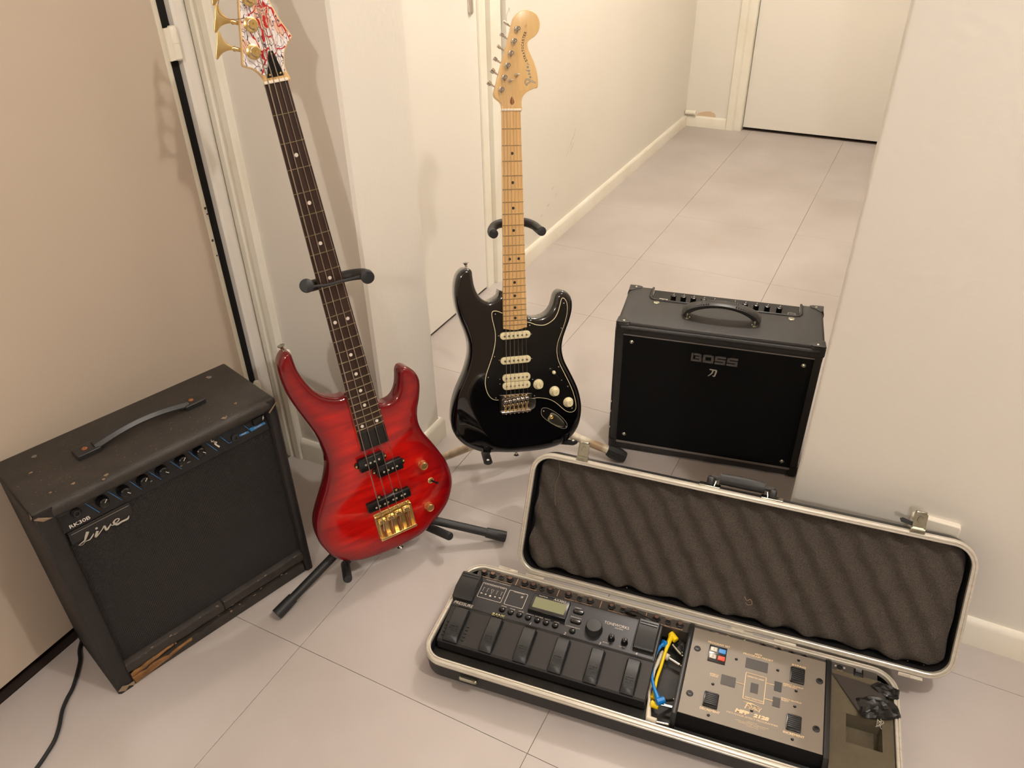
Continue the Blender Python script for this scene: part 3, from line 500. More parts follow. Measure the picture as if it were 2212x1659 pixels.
# ------------------------------------------------------------------ guitars
def body_mesh(outline, nt, nb, r, disp=None, N=230, r2=None):
    o = resample(catmull([(a, b_, 0) for a, b_ in outline], 8, True), N)
    o = [(p.x, p.y) for p in o]
    if area(o) < 0: o = o[::-1]
    nn = inward(o); r2 = r2 or r
    prof = []
    K = 6
    for k in range(K + 1):
        a = pi / 2 * k / K; prof.append((r2 * (1 - sin(a)), nb + r2 * (1 - cos(a))))
    for k in range(K + 1):
        a = pi / 2 * k / K; prof.append((r * (1 - cos(a)), nt - r * (1 - sin(a))))
    v = []; f = []; att = []
    for d, z in prof:
        for i in range(N): v.append([o[i][0] + nn[i].x * d, o[i][1] + nn[i].y * d, z]); att.append(min(d / .055, 1))
    for k in range(len(prof) - 1):
        for i in range(N):
            j = (i + 1) % N; f.append((k * N + i, k * N + j, (k + 1) * N + j, (k + 1) * N + i))
    base = (len(prof) - 1) * N
    ring = [Vector(v[base + i][:2]) for i in range(N)]
    def dist(p):
        m = 9
        for i in range(0, N):
            a = ring[i]; c = ring[(i + 1) % N]; e = c - a; t = max(0, min(1, (p - a).dot(e) / max(e.length_squared, 1e-12))); m = min(m, (p - a - e * t).length)
        return m
    def inside(p):
        c = False
        for i in range(N):
            a = ring[i]; q = ring[i - 1]
            if (a.y > p.y) != (q.y > p.y) and p.x < (q.x - a.x) * (p.y - a.y) / (q.y - a.y) + a.x: c = not c
        return c
    xs = [p.x for p in ring]; ys = [p.y for p in ring]; g = .0095; pts = []; ds = []
    y = min(ys); row = 0
    while y < max(ys):
        x = min(xs) + (g / 2 if row % 2 else 0)
        while x < max(xs):
            p = Vector((x, y))
            if inside(p):
                dd = dist(p)
                if dd > g * .45: pts.append(p); ds.append(dd)
            x += g
        y += g * .866; row += 1
    def cap(pts2, z_, base_, extra, flip):
        vv, ee, ff, ov, _, _ = delaunay_2d_cdt(pts2, [(i, (i + 1) % N) for i in range(N)], [], 1, 1e-7)
        mp = {}
        for k, p in enumerate(vv):
            src = ov[k]
            if src and src[0] < N: mp[k] = base_ + src[0]
            else:
                mp[k] = len(v); v.append([p.x, p.y, z_]); dd = extra[src[0] - N] if src and extra else 0; att.append(min((dd + r) / .055, 1))
        for t in ff:
            t = [mp[i] for i in t]; f.append(tuple(t[::-1] if flip else t))
    cap(ring + pts, nt, base, ds, False)
    cap([Vector(v[i][:2]) for i in range(N)], nb, 0, None, True)
    if disp:
        for p in v:
            w = (p[2] - nb) / (nt - nb); w = max(0, min(1, w * 1.4 - .4)); p[2] += disp(p[0], p[1]) * w
    b = MB(); b.v = [tuple(p) for p in v]; b.f = f; b.att = att
    return b
def fretpos(L, n): return L * (1 - 2 ** (-n / 12))
def screw(b, x, y, z, r, m=None):
    b.lathe([(r, 0), (r, r * .25), (r * .75, r * .6), (r * .3, r * .7), (0, r * .5)], 10, (m if m is not None else Matrix()) @ T(x, y, z))
def dots(mb, pts, z, r, h=.0006, n=14):
    for (x, y) in pts: mb.prism(circ(x, y, r, n), z, z + h, r * .15, bseg=1)

def build_guitar(kind):
    bass = kind == 'bass'
    if bass:
        o = Vector((-.9417, .9963, .9925)); U = Vector((.53099, .84573, .05548)); V = Vector((-.17588, .04594, .98354)); Nn = Vector((.82892, -.53201, .17314))
        L = .8636; w0 = .038; w1 = .057; NF = 24; vb = -.958; BT = -.012; BB = -.052
        root = thing('bass_guitar', 'red four string bass guitar with gold hardware, leaning on a black stand', 'bass guitar', fr(o + V * vb, U, V, Nn))
    else:
        o = Vector((-.78, 1.5081, .8436)); U = Vector((.73584, .67286, -.07734)); V = Vector((-.13324, .25584, .9577)); Nn = Vector((.66392, -.69441, .27791))
        L = .6477; w0 = .0415; w1 = .0568; NF = 22; vb = -.79; BT = -.012; BB = -.056
        root = thing('electric_guitar', 'glossy black six string electric guitar with a maple neck, leaning on a cream stand', 'guitar', fr(o + V * vb, U, V, Nn))
    OFF = (0, vb, 0)
    def put(b, name, m, parent=root, **k): return b.build(name, m, parent, OFF, **k)
    wid = lambda v: w0 + (w1 - w0) * (-v) / fretpos(L, 24)
    # body
    if bass:
        b = body_mesh(D['B_body'], BT, BB, .0105, r2=.009); body = put(b, 'body', 'red', smooth=80)
    else:
        a = Vector((-.150, -.600)); c = Vector((-.012, -.795)); e = (c - a).normalized(); q = Vector((e.y, -e.x))   # forearm contour line
        def dsp(u, v):
            d = (Vector((u, v)) - a).dot(q)
            t = max(0, min(1, d / .075)); return -.013 * t * t * (3 - 2 * t)
        b = body_mesh(D['S_body'], BT, BB, .0115, dsp, r2=.010); body = put(b, 'body', 'blkbody', smooth=80)
    # neck shaft, half round behind the board
    vend = -(.694 if bass else .4735); hz = -.0065
    b = MB(); R = []
    stations = [0.012, 0, -.05, -.15, -.3, vend + .12, vend + .06, vend + .002] if bass else [.01, 0, -.05, -.12, -.25, vend + .11, vend + .055, vend + .002]
    for i, v in enumerate(stations):
        w = wid(min(v, 0)) / 2; dpt = (.016 + .004 * min(1, -v / .4)) if i < len(stations) - 2 else .022
        flat = i >= len(stations) - 2; ring = []
        for k in range(17):
            t = pi * k / 16; cx_ = -cos(t); s_ = sin(t)
            if flat: s_ = min(1, s_ * 2.2)
            ring.append((w * cx_, v, hz - dpt * s_))
        R.append(ring)
    b.rings(R); put(b, 'neck', 'maple', smooth=50)
    # fingerboard with a gentle radius
    b = MB(); R = []
    for v in (.0, -.1, -.2, -.3, -.4, vend) if not bass else (.0, -.14, -.28, -.42, -.56, vend):
        w = wid(v) / 2; R.append([(w * t, v, -.0012 - .0012 * t * t) for t in (-1, -.6, -.2, .2, .6, 1)] + [(w, v, hz), (-w, v, hz)])
    if not bass:
        v = vend - .004; w = wid(v) / 2 - .004; R.append([(w * t, v + .004 * t * t, -.0014 - .0012 * t * t) for t in (-1, -.6, -.2, .2, .6, 1)] + [(w, v + .004, hz - .003), (-w, v + .004, hz - .003)])
    b.rings(R); board = put(b, 'fingerboard', 'rose' if bass else 'maple')
    if bass:
        b = MB(); b.prism([(-wid(-.66) / 2 - .0002, vend), (wid(-.66) / 2 + .0002, vend), (wid(-.66) / 2, -.654), (-wid(-.66) / 2, -.654)], hz - .002, -.0008, .0006, bseg=1); put(b, 'end_block', 'guard', board, label='plain black end of the fingerboard')
    for n in range(1, NF + 1):
        v = -fretpos(L, n); w = wid(v) / 2
        b = MB(); b.tube([(w * t, v, -.0012 - .0012 * t * t) for t in (-1, -.7, -.35, 0, .35, .7, 1)], .00115, 6); put(b, 'fret', 'steel')
    inl = [3, 5, 7, 9, 15, 17, 19, 21]
    for n in inl:
        v = -(fretpos(L, n) + fretpos(L, n - 1)) / 2; b = MB(); b.prism(circ(0, v, .0034 if bass else .0032, 16), -.002, -.0009, 0); put(b, 'inlay_dot', 'dot' if bass else 'ink', board)
    for n in ((12, 24) if bass else (12,)):
        v = -(fretpos(L, n) + fretpos(L, n - 1)) / 2
        for sx in (-1, 1):
            x = sx * (.0125 if bass else .0105) * (1.25 if n == 24 else 1); b = MB(); b.prism(circ(x, v, .0034 if bass else .0032, 16), -.003, -.0012, 0); put(b, 'inlay_dot', 'dot' if bass else 'ink', board)
    b = MB(); b.prism(rrect(0, .0022, w0 + .002, .0046, .0012, 2), -.006, .0018, .001); put(b, 'nut', 'bone')
    # headstock
    ho = D['B_head'] if bass else D['S_head']
    if bass: ho = [(-.019, -.004)] + ho[0:] + [(.019, -.004)]
    else: ho = [(-.0205, -.003)] + ho + [(.0205, -.003)]
    hz1 = -.006 if bass else -.0075
    hh = [(p.x, p.y) for p in resample(catmull([(x, y, 0) for x, y in ho], 5, False), 150, False)]
    b = MB(); b.prism(hh, hz1 - .014, hz1, .002, bot=True); head = put(b, 'headstock', 'maple2', smooth=60)
    if bass:
        ii = inward(hh); s_ = 1
        face = [(p[0] + q.x * .0022, p[1] + q.y * .0022) for p, q in zip(hh, ii) if p[1] > .012]
        if area(hh) < 0: pass
        b = MB(); b.prism(face, hz1 - .001, hz1 + .0004, 0); put(b, 'painted_face', 'art', head, label='white, red and dark blue drawn pattern on the headstock')
        tr = D['B_trc']; b = MB(); b.prism([(-.0118, .0085), (.0165, .0085), (.0085, .047), (.0015, .047)], hz1, hz1 + .0022, .0008)
        trc = put(b, 'truss_rod_cover', 'guard'); b = MB()
        for x, y in ((-.0065, .0125), (.011, .0125), (.0045, .0425)): screw(b, x, y, hz1 + .0022, .0019)
        put(b, 'screw', 'gold', trc)
    hm = 'gold' if bass else 'chrome'
    posts = D['B_posts'] if bass else D['S_posts']; tun = D['B_tun'] if bass else D['S_tun']
    for (px, py), (kx, ky) in zip(posts, tun):
        t = MB()
        if bass: t.lathe([(.0115, hz1), (.0115, hz1 + .0015), (.008, hz1 + .0025), (.0065, hz1 + .004), (.0058, hz1 + .014), (.0068, hz1 + .016), (.0066, hz1 + .0185), (.002, hz1 + .0185), (0, hz1 + .0165)], 20, T(px, py, 0))
        else: t.lathe([(.0062, hz1), (.0062, hz1 + .001), (.0046, hz1 + .002), (.004, hz1 + .009), (.0048, hz1 + .0105), (.0044, hz1 + .013), (.0016, hz1 + .013), (0, hz1 + .0115)], 18, T(px, py, 0))
        post = put(t, 'tuning_machine', hm)
        k = MB(); kz = hz1 - .02
        d = Vector((kx - px, ky - py, 0)); ln = d.length; e = d.normalized(); q = Vector((-e.y, e.x, 0)); mm = fr((px, py, kz), e, q, (0, 0, 1))
        if bass:
            k.prism([(-.011, -.011), (.013, -.009), (.013, .009), (-.011, .011)], .000, .008, .001, mm); k.tube([(.008, 0, .004), (ln - .012, 0, .004)], .0032, 10, m=mm); k.tube([(ln - .016, 0, .004), (ln - .013, 0, .004)], .0042, 10, m=mm)
            leaf = catmull([(x, y, 0) for x, y in ((-.012, .0022), (-.005, .005), (.003, .0105), (.0085, .0195), (.0115, .0205), (.0128, .014), (.0122, .0), (.0128, -.014), (.0115, -.0205), (.0085, -.0195), (.003, -.0105), (-.005, -.005), (-.012, -.0022))], 3, True)
            k.prism([(p.x, p.y) for p in leaf], -.0012, .0012, .0008, mm @ T(ln, 0, .004), bot=True)
        else:
            k.prism([(-.007, -.006), (.010, -.006), (.010, .006), (-.007, .006)], .000, .007, .001, mm); k.tube([(.006, 0, .0035), (ln, 0, .0035)], .0016, 8, m=mm); k.tube([(ln - .0075, 0, .0035), (ln - .0055, 0, .0035)], .0028, 8, m=mm)
            k.rings([[(x, sx * .0001 + r_ * cos(2 * pi * a / 12), r_ * .62 * sin(2 * pi * a / 12)) for a in range(12)] for x, r_, sx in ((-.0045, .0022, 0), (-.0035, .0045, 0), (.001, .0058, 0), (.0048, .0056, 0), (.0058, .003, 0))], mm @ T(ln, 0, .0035) @ RX(random.Random(int(py * 9999)).uniform(-1.2, 1.2)))
        put(k, 'tuning_key', hm, post)
    # strings
    ns = 4 if bass else 6
    sp0 = .0275 if bass else .0345; sp1 = .057 if bass else .0525
    post_order = [1, 0, 2, 3] if bass else [5, 4, 3, 2, 1, 0]
    for i in range(ns):
        t = i / (ns - 1) - .5; rs = (.00115 - .0002 * i) if bass else (.00062 - .00008 * i); L2 = L + .002 * (ns - i) * .5
        px, py = posts[post_order[i]]
        pts = [(t * sp1 * 1.03, -L2 - (.034 if bass else .006), BT + (.004 if bass else .008)), (t * sp1, -L2, .0042 if bass else .0032), (t * sp0, .0, .0012 + rs), (t * sp0, .004, .0012 + rs)]
        if not bass and i in (2, 3): tx, ty = (D['S_trees'][1], D['S_trees'][0])[i - 2]
        side = .006 if bass else -.0042
        pts += [(px + side, py - .001, hz1 + (.011 if bass else .006))]
        b = MB(); b.tube(pts, rs, 6)
        b.tube([(px + (.0066 if bass else .0048) * cos(a), py + (.0066 if bass else .0048) * sin(a), hz1 + (.007 if bass else .004) + .0004 * a) for a in [k * .6 for k in range(18)]], rs, 5)
        put(b, 'string', 'nickel')
    # strap buttons
    pins = D['B_pins'] if bass else D['S_pins']
    for k, (px, py) in enumerate(pins[:2]):
        bot = py < -.7; d = Vector((0, -1, 0)) if bot else Vector((-.12 if not bass else -.15, 1, 0)).normalized()
        x = Vector((1, 0, 0)) if bot else Vector((d.y, -d.x, 0)); y_ = d.cross(x)
        edge = {('b', 0): (.001, -.957), ('b', 1): (-.1115, -.4535), ('s', 0): (-.1035, -.3345), ('s', 1): (.005, -.787)}[('b' if bass else 's', k)]
        b = MB(); b.lathe([(.0062, -.004), (.0062, .001), (.0035, .003), (.003, .008), (.0045, .011), (.0072, .0135), (.0072, .0145), (.003, .015), (0, .0135)], 16, fr((edge[0], edge[1], -.033), x, y_, d)); sb = put(b, 'strap_button', 'chrome' if not bass else 'zinc')
        if bass and not bot:
            b = MB(); b.lathe([(.010, -.008), (.0105, -.001), (.008, .001), (.004, .0012)], 16, fr((edge[0], edge[1], -.033), x, y_, d)); put(b, 'felt_washer', 'white', sb, label='white felt washer')
    return root, put, body, BT, hz1
# ---- the red bass
bg, put, bbody, BT, hz1 = build_guitar('bass')
def bar_pickup(q, name='pickup', z1=-.0015, parent=None):
    cx_, cy_, w, h = quad_rect(q); b = MB(); b.prism(rrect(cx_, cy_, w, h, .0025, 3), BT - .002, z1, .0012); return put(b, name, 'guard'), (cx_, cy_, w, h)
for q in ('B_p1', 'B_p2', 'B_p3'):
    pk, (cx_, cy_, w, h) = bar_pickup(D[q])
    e = MB()
    if q != 'B_p3':
        for sx in (-1, 1):
            e.prism(rrect(cx_ + sx * (w / 2 + .001), cy_ - .001 * sx, .013, .013, .006, 4), BT - .001, BT + .0035, .001)
        put(e, 'mounting_ear', 'guard', pk)
        s = MB(); [screw(s, cx_ + sx * (w / 2 + .0042), cy_, BT + .0035, .0027) for sx in (-1, 1)]; put(s, 'screw', 'gold', pk)
    else:
        for sx in (-.02, .019): e.prism(rrect(sx, cy_ + h / 2 + .001, .013, .010, .0048, 4), BT - .001, BT + .0035, .001)
        put(e, 'mounting_ear', 'guard', pk)
        s = MB(); screw(s, -.02, cy_ + h / 2 + .003, BT + .0035, .003); screw(s, .019, cy_ + h / 2 + .003, BT + .0035, .003); screw(s, -.0185, cy_ - h / 2 - .0032, BT, .0022); screw(s, .0185, cy_ - h / 2 - .0032, BT, .0022); put(s, 'screw', 'gold', pk)
pl = D['B_poles']
for k, (x, y) in enumerate(pl):
    b = MB(); b.prism(circ(x, y, .0023, 12), -.0025, -.0009, .0003, bseg=1); put(b, 'pole_piece', 'silver')
# bridge plate with walls, four saddles
b = MB(); x0, x1, y0, y1 = -.0415, .0415, -.9135, -.8505
b.prism(rrect(0, (y0 + y1) / 2, x1 - x0, y1 - y0, .003, 3), BT - .001, BT + .0022, .0005)
for sx in (-1, 1): b.prism([(sx * .0415, y0), (sx * .0415, y1 - .004), (sx * .0385, y1 - .004), (sx * .0385, y0)], BT, BT + .008, .0006, bseg=1)
b.prism(rrect(0, y0 + .003, x1 - x0, .006, .002, 2), BT, BT + .014, .001)
for k in range(8): b.box(-.033 + k * .0094, -.0312 + k * .0094, -.866, -.8515, BT + .002, BT + .0029)
br = put(b, 'bridge', 'gold')
s = MB(); screw(s, -.0375, -.8555, BT + .0022, .0032); screw(s, .0375, -.8555, BT + .0022, .0032); put(s, 'screw', 'gold', br)
for i in range(4):
    x = (i / 3 - .5) * .057; yy = -.8636 - .0015 * (3 - i)
    b = MB(); b.prism(rrect(x, yy, .0178, .0105, .0015, 2), BT + .006, BT + .0135, .0015)
    b.tube([(x - .0065, yy, BT + .012), (x - .0065, yy, BT + .0165)], .0013, 6); b.tube([(x + .0065, yy, BT + .012), (x + .0065, yy, BT + .0165)], .0013, 6)
    put(b, 'saddle', 'gold', br)
    b = MB(); b.tube([(x + .002, yy - .004, BT + .008), (x + .002, y0 + .004, BT + .008)], .0016, 8); b.tube([(x - .002, yy - .016, BT + .006), (x - .002, y0 + .004, BT + .006)], .0022, 8); put(b, 'intonation_screw', 'rust', br)
for x, y in D['B_knobs'][:2]:
    b = MB(); b.lathe([(.0092, BT), (.0092, BT + .003), (.0088, BT + .0035), (.0088, BT + .013), (.008, BT + .0145), (.0068, BT + .0148), (.0064, BT + .0142), (0, BT + .0142)], 26, T(x, y, 0)); kb = put(b, 'control_knob', 'goldk')
    b = MB(); [b.box(.0088 * cos(a) - .0004, .0088 * cos(a) + .0004, .0088 * sin(a) - .0004, .0088 * sin(a) + .0004, BT + .004, BT + .0125, T(x, y, 0)) for a in [2 * pi * k / 22 for k in range(22)]]; put(b, 'knurling', 'gold', kb)
x, y = D['B_knobs'][2]
b = MB(); b.lathe([(.0068, BT), (.0068, BT + .0018), (.0055, BT + .0028), (.003, BT + .003)], 18, T(x, y, 0)); tg = put(b, 'toggle_switch', 'gold')
b = MB(); b.tube([(x, y, BT + .001), (x + .006, y - .002, BT + .012), (x + .009, y - .003, BT + .017)], [.0018, .0022, .003], 10); put(b, 'lever', 'guard', tg)
b = MB(); px, py = D['B_posts'][0]; b.tube([(px - .004, py + .01, hz1 + .006), (px - .03, py + .012, hz1 + .004), (px - .043, py + .024, hz1 + .002), (px - .036, py + .042, hz1 + .004), (px - .022, py + .046, hz1 + .006)], .0005, 5, 6); put(b, 'string_end', 'rust', label='curled loose string end')
# ---- the black guitar
eg, put, sbody, BT, hz1 = build_guitar('strat')
gp = D['S_guard']; go = resample(catmull([(a, c, 0) for a, c in gp], 6, True), 220); go = [(p.x, p.y) for p in go]
if area(go) < 0: go = go[::-1]
gi = [(p[0] + q.x * .0013, p[1] + q.y * .0013) for p, q in zip(go, inward(go))]
b = MB(); b.prism(go, BT - .0005, BT + .0012, 0); pg = put(b, 'pickguard', 'guard')
b = MB(); b.rings([[(p[0], p[1], BT + .0012) for p in go], [(p[0] + .0, p[1], BT + .0014) for p in go], [(p[0], p[1], BT + .0018) for p in gi]], cap=False); put(b, 'bevelled_edge', 'cream', pg, label='thin white bevelled edge')
b = MB(); b.prism(gi, BT + .0005, BT + .0019, 0); put(b, 'guard_face', 'guard', pg)
s = MB(); [screw(s, x, y, BT + .0019, .0019) for x, y in D['S_gscrews']]; [screw(s, x, y, BT + .0019, .0017) for x, y in D['S_pkscr']]; [screw(s, x, y, BT + .0019, .0017) for x, y in D['S_sw'][:2]]; put(s, 'screw', 'chrome', pg)
for cy_, z1 in ((-.4914, -.002), (-.551, -.0015)):
    b = MB(); b.prism(rrect(.0012, cy_, .0735, .0172, .0085, 6), BT, BT + .0068, .0016); pk = put(b, 'pickup', 'cream')
    for k in range(6): b = MB(); b.prism(circ(.0012 + (k - 2.5) * .0106, cy_ - .0006, .0024, 12), BT + .006, BT + .0078, .0004, bseg=1); put(b, 'pole_piece', 'silverlogo', pk)
for cy_ in (-.5935, -.6128):
    b = MB(); b.prism(rrect(.002, cy_, .068, .0185, .0085, 6), BT, BT + .0072, .0014); pk = put(b, 'pickup', 'cream')
    for k in range(6): b = MB(); b.lathe([(.0024, 0), (.0022, .0012), (.0006, .0016), (0, .001)], 10, T(.002 + (k - 2.5) * .0101, cy_, BT + .007)); put(b, 'pole_piece', 'silverlogo' if cy_ > -.6 else 'chrome', pk)
for k, (x, y) in enumerate(D['S_knobs']):
    mm = T(x, y, 0) @ RZ((.5, -.7, .9)[k])
    b = MB(); b.lathe([(.0128, BT + .002), (.0128, BT + .003), (.0118, BT + .0055), (.0088, BT + .0075), (.0082, BT + .009), (.0080, BT + .0155), (.0074, BT + .0165), (0, BT + .0167)], 30, mm); kb = put(b, 'control_knob', 'cream')
    b = MB()
    for a in range(9): b.text(str(a + 1), .0104 * cos(a * .55 + .4), .0104 * sin(a * .55 + .4), .0016, BT + .0071, rot=a * .55 + .4 - pi / 2, m=mm)
    b.text(('VOLUME', 'TONE', 'TONE')[k], 0, 0, .0014, BT + .0169, m=mm, rot=pi / 2); put(b, 'lettering', 'ink', kb)
a, c = Vector(D['S_sw'][0]), Vector(D['S_sw'][1]); mid = (a + c) / 2; dr = (c - a).normalized()
b = MB(); b.ribbon([tuple(mid - dr * .012), tuple(mid + dr * .012)], .0016, BT + .0019, sm=1); sl = put(b, 'selector_slot', 'dark', pg)
b = MB(); x, y = D['S_sw'][2]; b.tube([(x + .004, y - .004, BT), (x, y, BT + .012)], .0012, 8); b.lathe([(.001, 0), (.0035, .001), (.0044, .004), (.0038, .008), (.002, .0095), (0, .0098)], 14, T(x, y, BT + .008)); put(b, 'selector_switch', 'cream')
jo = [(p.x, p.y) for p in catmull([(u, v, 0) for u, v in D['S_jack']], 5, True)]
b = MB(); b.prism(jo, BT - .001, BT + .0011, .0004, bseg=1); jp = put(b, 'jack_plate', 'guard')
b = MB(); b.tube([(p[0], p[1], BT + .0009) for p in jo], .00045, 5, closed=True); put(b, 'plate_edge', 'silver', jp, label='thin pale edge line')
jc = [(p.x, p.y) for p in catmull([(u, v, 0) for u, v in D['S_cup']], 4, True)]; cm = Vector((.103, -.714))
b = MB(); b.rings([[(cm.x + (p[0] - cm.x) * k + dx, cm.y + (p[1] - cm.y) * k + dy, BT + z) for p in jc] for k, z, dx, dy in ((1.03, .0011, 0, 0), (1.0, .0022, 0, 0), (.92, .0018, 0, 0), (.80, .0014, -.001, .001), (.6, .0012, -.002, .002), (.3, .0012, -.003, .003))]); put(b, 'jack_cup', 'zinc', jp, label='chrome boat shaped jack cup')
b = MB(); b.lathe([(.0045, 0), (.0045, .003), (.003, .004), (.0025, .001)], 14, T(.0895, -.7035, BT + .001)); put(b, 'jack_socket', 'gold', jp)
s = MB(); [screw(s, x, y, BT + .0011, .0022) for x, y in D['S_jscr']]; put(s, 'screw', 'chrome', jp)
b = MB(); b.prism(catmull([(-.036, -.6345, 0), (.034, -.6365, 0), (.0385, -.640, 0), (.039, -.649, 0), (.047, -.651, 0), (.0495, -.656, 0), (.048, -.672, 0), (.04, -.678, 0), (.030, -.680, 0), (-.034, -.678, 0), (-.0375, -.675, 0), (-.038, -.638, 0)], 3, True) and [(p.x, p.y) for p in catmull([(-.036, -.6345, 0), (.034, -.6365, 0), (.0385, -.640, 0), (.039, -.649, 0), (.047, -.651, 0), (.0495, -.656, 0), (.048, -.672, 0), (.04, -.678, 0), (.030, -.680, 0), (-.034, -.678, 0), (-.0375, -.675, 0), (-.038, -.638, 0)], 3, True)], BT - .001, BT + .003, .0006)
br = put(b, 'bridge', 'chrome')
b = MB(); b.prism(rrect(-.001, -.6775, .072, .0042, .001, 2), BT + .002, BT + .011, .0008); put(b, 'bridge_wall', 'chrome', br)
for i in range(6):
    x = (i - 2.5) * .0105; yy = -.6477 - .0009 * (5 - i)
    b = MB(); b.prism(rrect(x, yy - .004, .0092, .0165, .0018, 2), BT + .006, BT + .0085, .0006); b.prism(rrect(x, yy + .002, .0092, .006, .0018, 2), BT + .006, BT + .0125, .0018)
    put(b, 'saddle', 'chrome', br)
    b = MB(); b.tube([(x, yy - .008, BT + .0075), (x, -.676, BT + .0075)], .0012, 8); b.tube([(x - .003, yy - .009, BT + .003), (x - .003, yy - .009, BT + .0105)], .0012, 6); b.tube([(x + .003, yy - .009, BT + .003), (x + .003, yy - .009, BT + .0105)], .0012, 6); screw(b, x, -.6385, BT + .003, .0026); b.tube([(x, -.677, BT + .0085), (x, -.682, BT + .0085)], .0016, 8); put(b, 'saddle_screw', 'gold', br)
for (x, y) in D['S_trees']:
    b = MB(); b.tube([(x, y - .001, hz1), (x, y - .001, hz1 + .006)], .0022, 8); b.tube([(x - .005, y + .002, hz1 + .0055), (x, y + .002, hz1 + .0075), (x + .005, y + .002, hz1 + .0055)], .0016, 8); put(b, 'string_tree', 'chrome')
b = MB(); b.prism([(p.x, p.y) for p in catmull([(u, v, 0) for u, v in D['S_plug']], 4, True)], hz1 - .001, hz1 + .0003, 0); put(b, 'walnut_plug', 'rust', label='dark teardrop plug')
b = MB(); b.tube([(-.0013, .1752, hz1 - .014), (-.001, .188, hz1 - .012), (.003, .198, hz1 - .012), (.005, .2035, hz1 - .014), (.006, .195, hz1 - .014)], .00045, 5, 6); put(b, 'string_end', 'nickel', label='curled loose string end')
# lettering on the headstock, following the arc of the logo
b = MB(); path = catmull([(x, y, 0) for x, y in D['S_txt'][:5]], 12); word = 'STRATOCASTER'
pp = resample(path, len(word), False)
for i, ch in enumerate(word):
    p = pp[i]; d = (pp[min(i + 1, len(word) - 1)] - pp[max(i - 1, 0)]); b.text(ch, p.x + .0005, p.y, .0056, hz1 + .00015, rot=atan2(d.y, d.x), bold=.02, width=.0042)
b.text('SYNCHRONIZED TREMOLO', .0348, .1665, .0008, hz1 + .00015, rot=pi / 2 - .3, width=.006); b.text('MADE IN MEXICO', .0365, .1670, .0008, hz1 + .00015, rot=pi / 2 - .3, width=.007); b.text('SERIES', .0382, .1672, .0008, hz1 + .00015, rot=pi / 2 - .3, width=.006)
put(b, 'lettering', 'ink')
def fpt(c): return (c[0], c[1])
b = MB(); sk = MB()
F1 = [(.0372, .0502), (.0335, .0566), (.0355, .0628), (.0400, .0630), (.0455, .0608), (.0572, .0562)]; F2 = [(.0472, .0602), (.0430, .0570), (.0385, .0545), (.0374, .0508)]; F3 = [(.0475, .0640), (.0430, .0655)]
for tgt, grow in ((sk, .0012), (b, 0)):
    z = hz1 + (.0001 if grow else .00022)
    tgt.ribbon(F1, [.0008 + grow, .0016 + grow, .0014 + grow, .0016 + grow, .0022 + grow, .0014 + grow], z, h=0); tgt.ribbon(F2, [.0014 + grow, .0012 + grow, .0008 + grow], z, h=0)
    ep = resample(catmull([(.0452, .0672, 0), (.0420, .0760, 0), (.0395, .0850, 0), (.0405, .0940, 0)], 8), 5, False)
    for i, ch in enumerate('ender'):
        p = ep[i]; d = ep[min(i + 1, 4)] - ep[max(i - 1, 0)]; tgt.text(ch, p.x, p.y, (.0046 if ch != 'd' else .0085) + grow * .4, z, rot=atan2(d.y, d.x) , shear=.3, bold=.05 if grow else .0, width=.0052 + grow * .4)
put(sk, 'logo_outline', 'ink'); put(b, 'logo', 'silver')

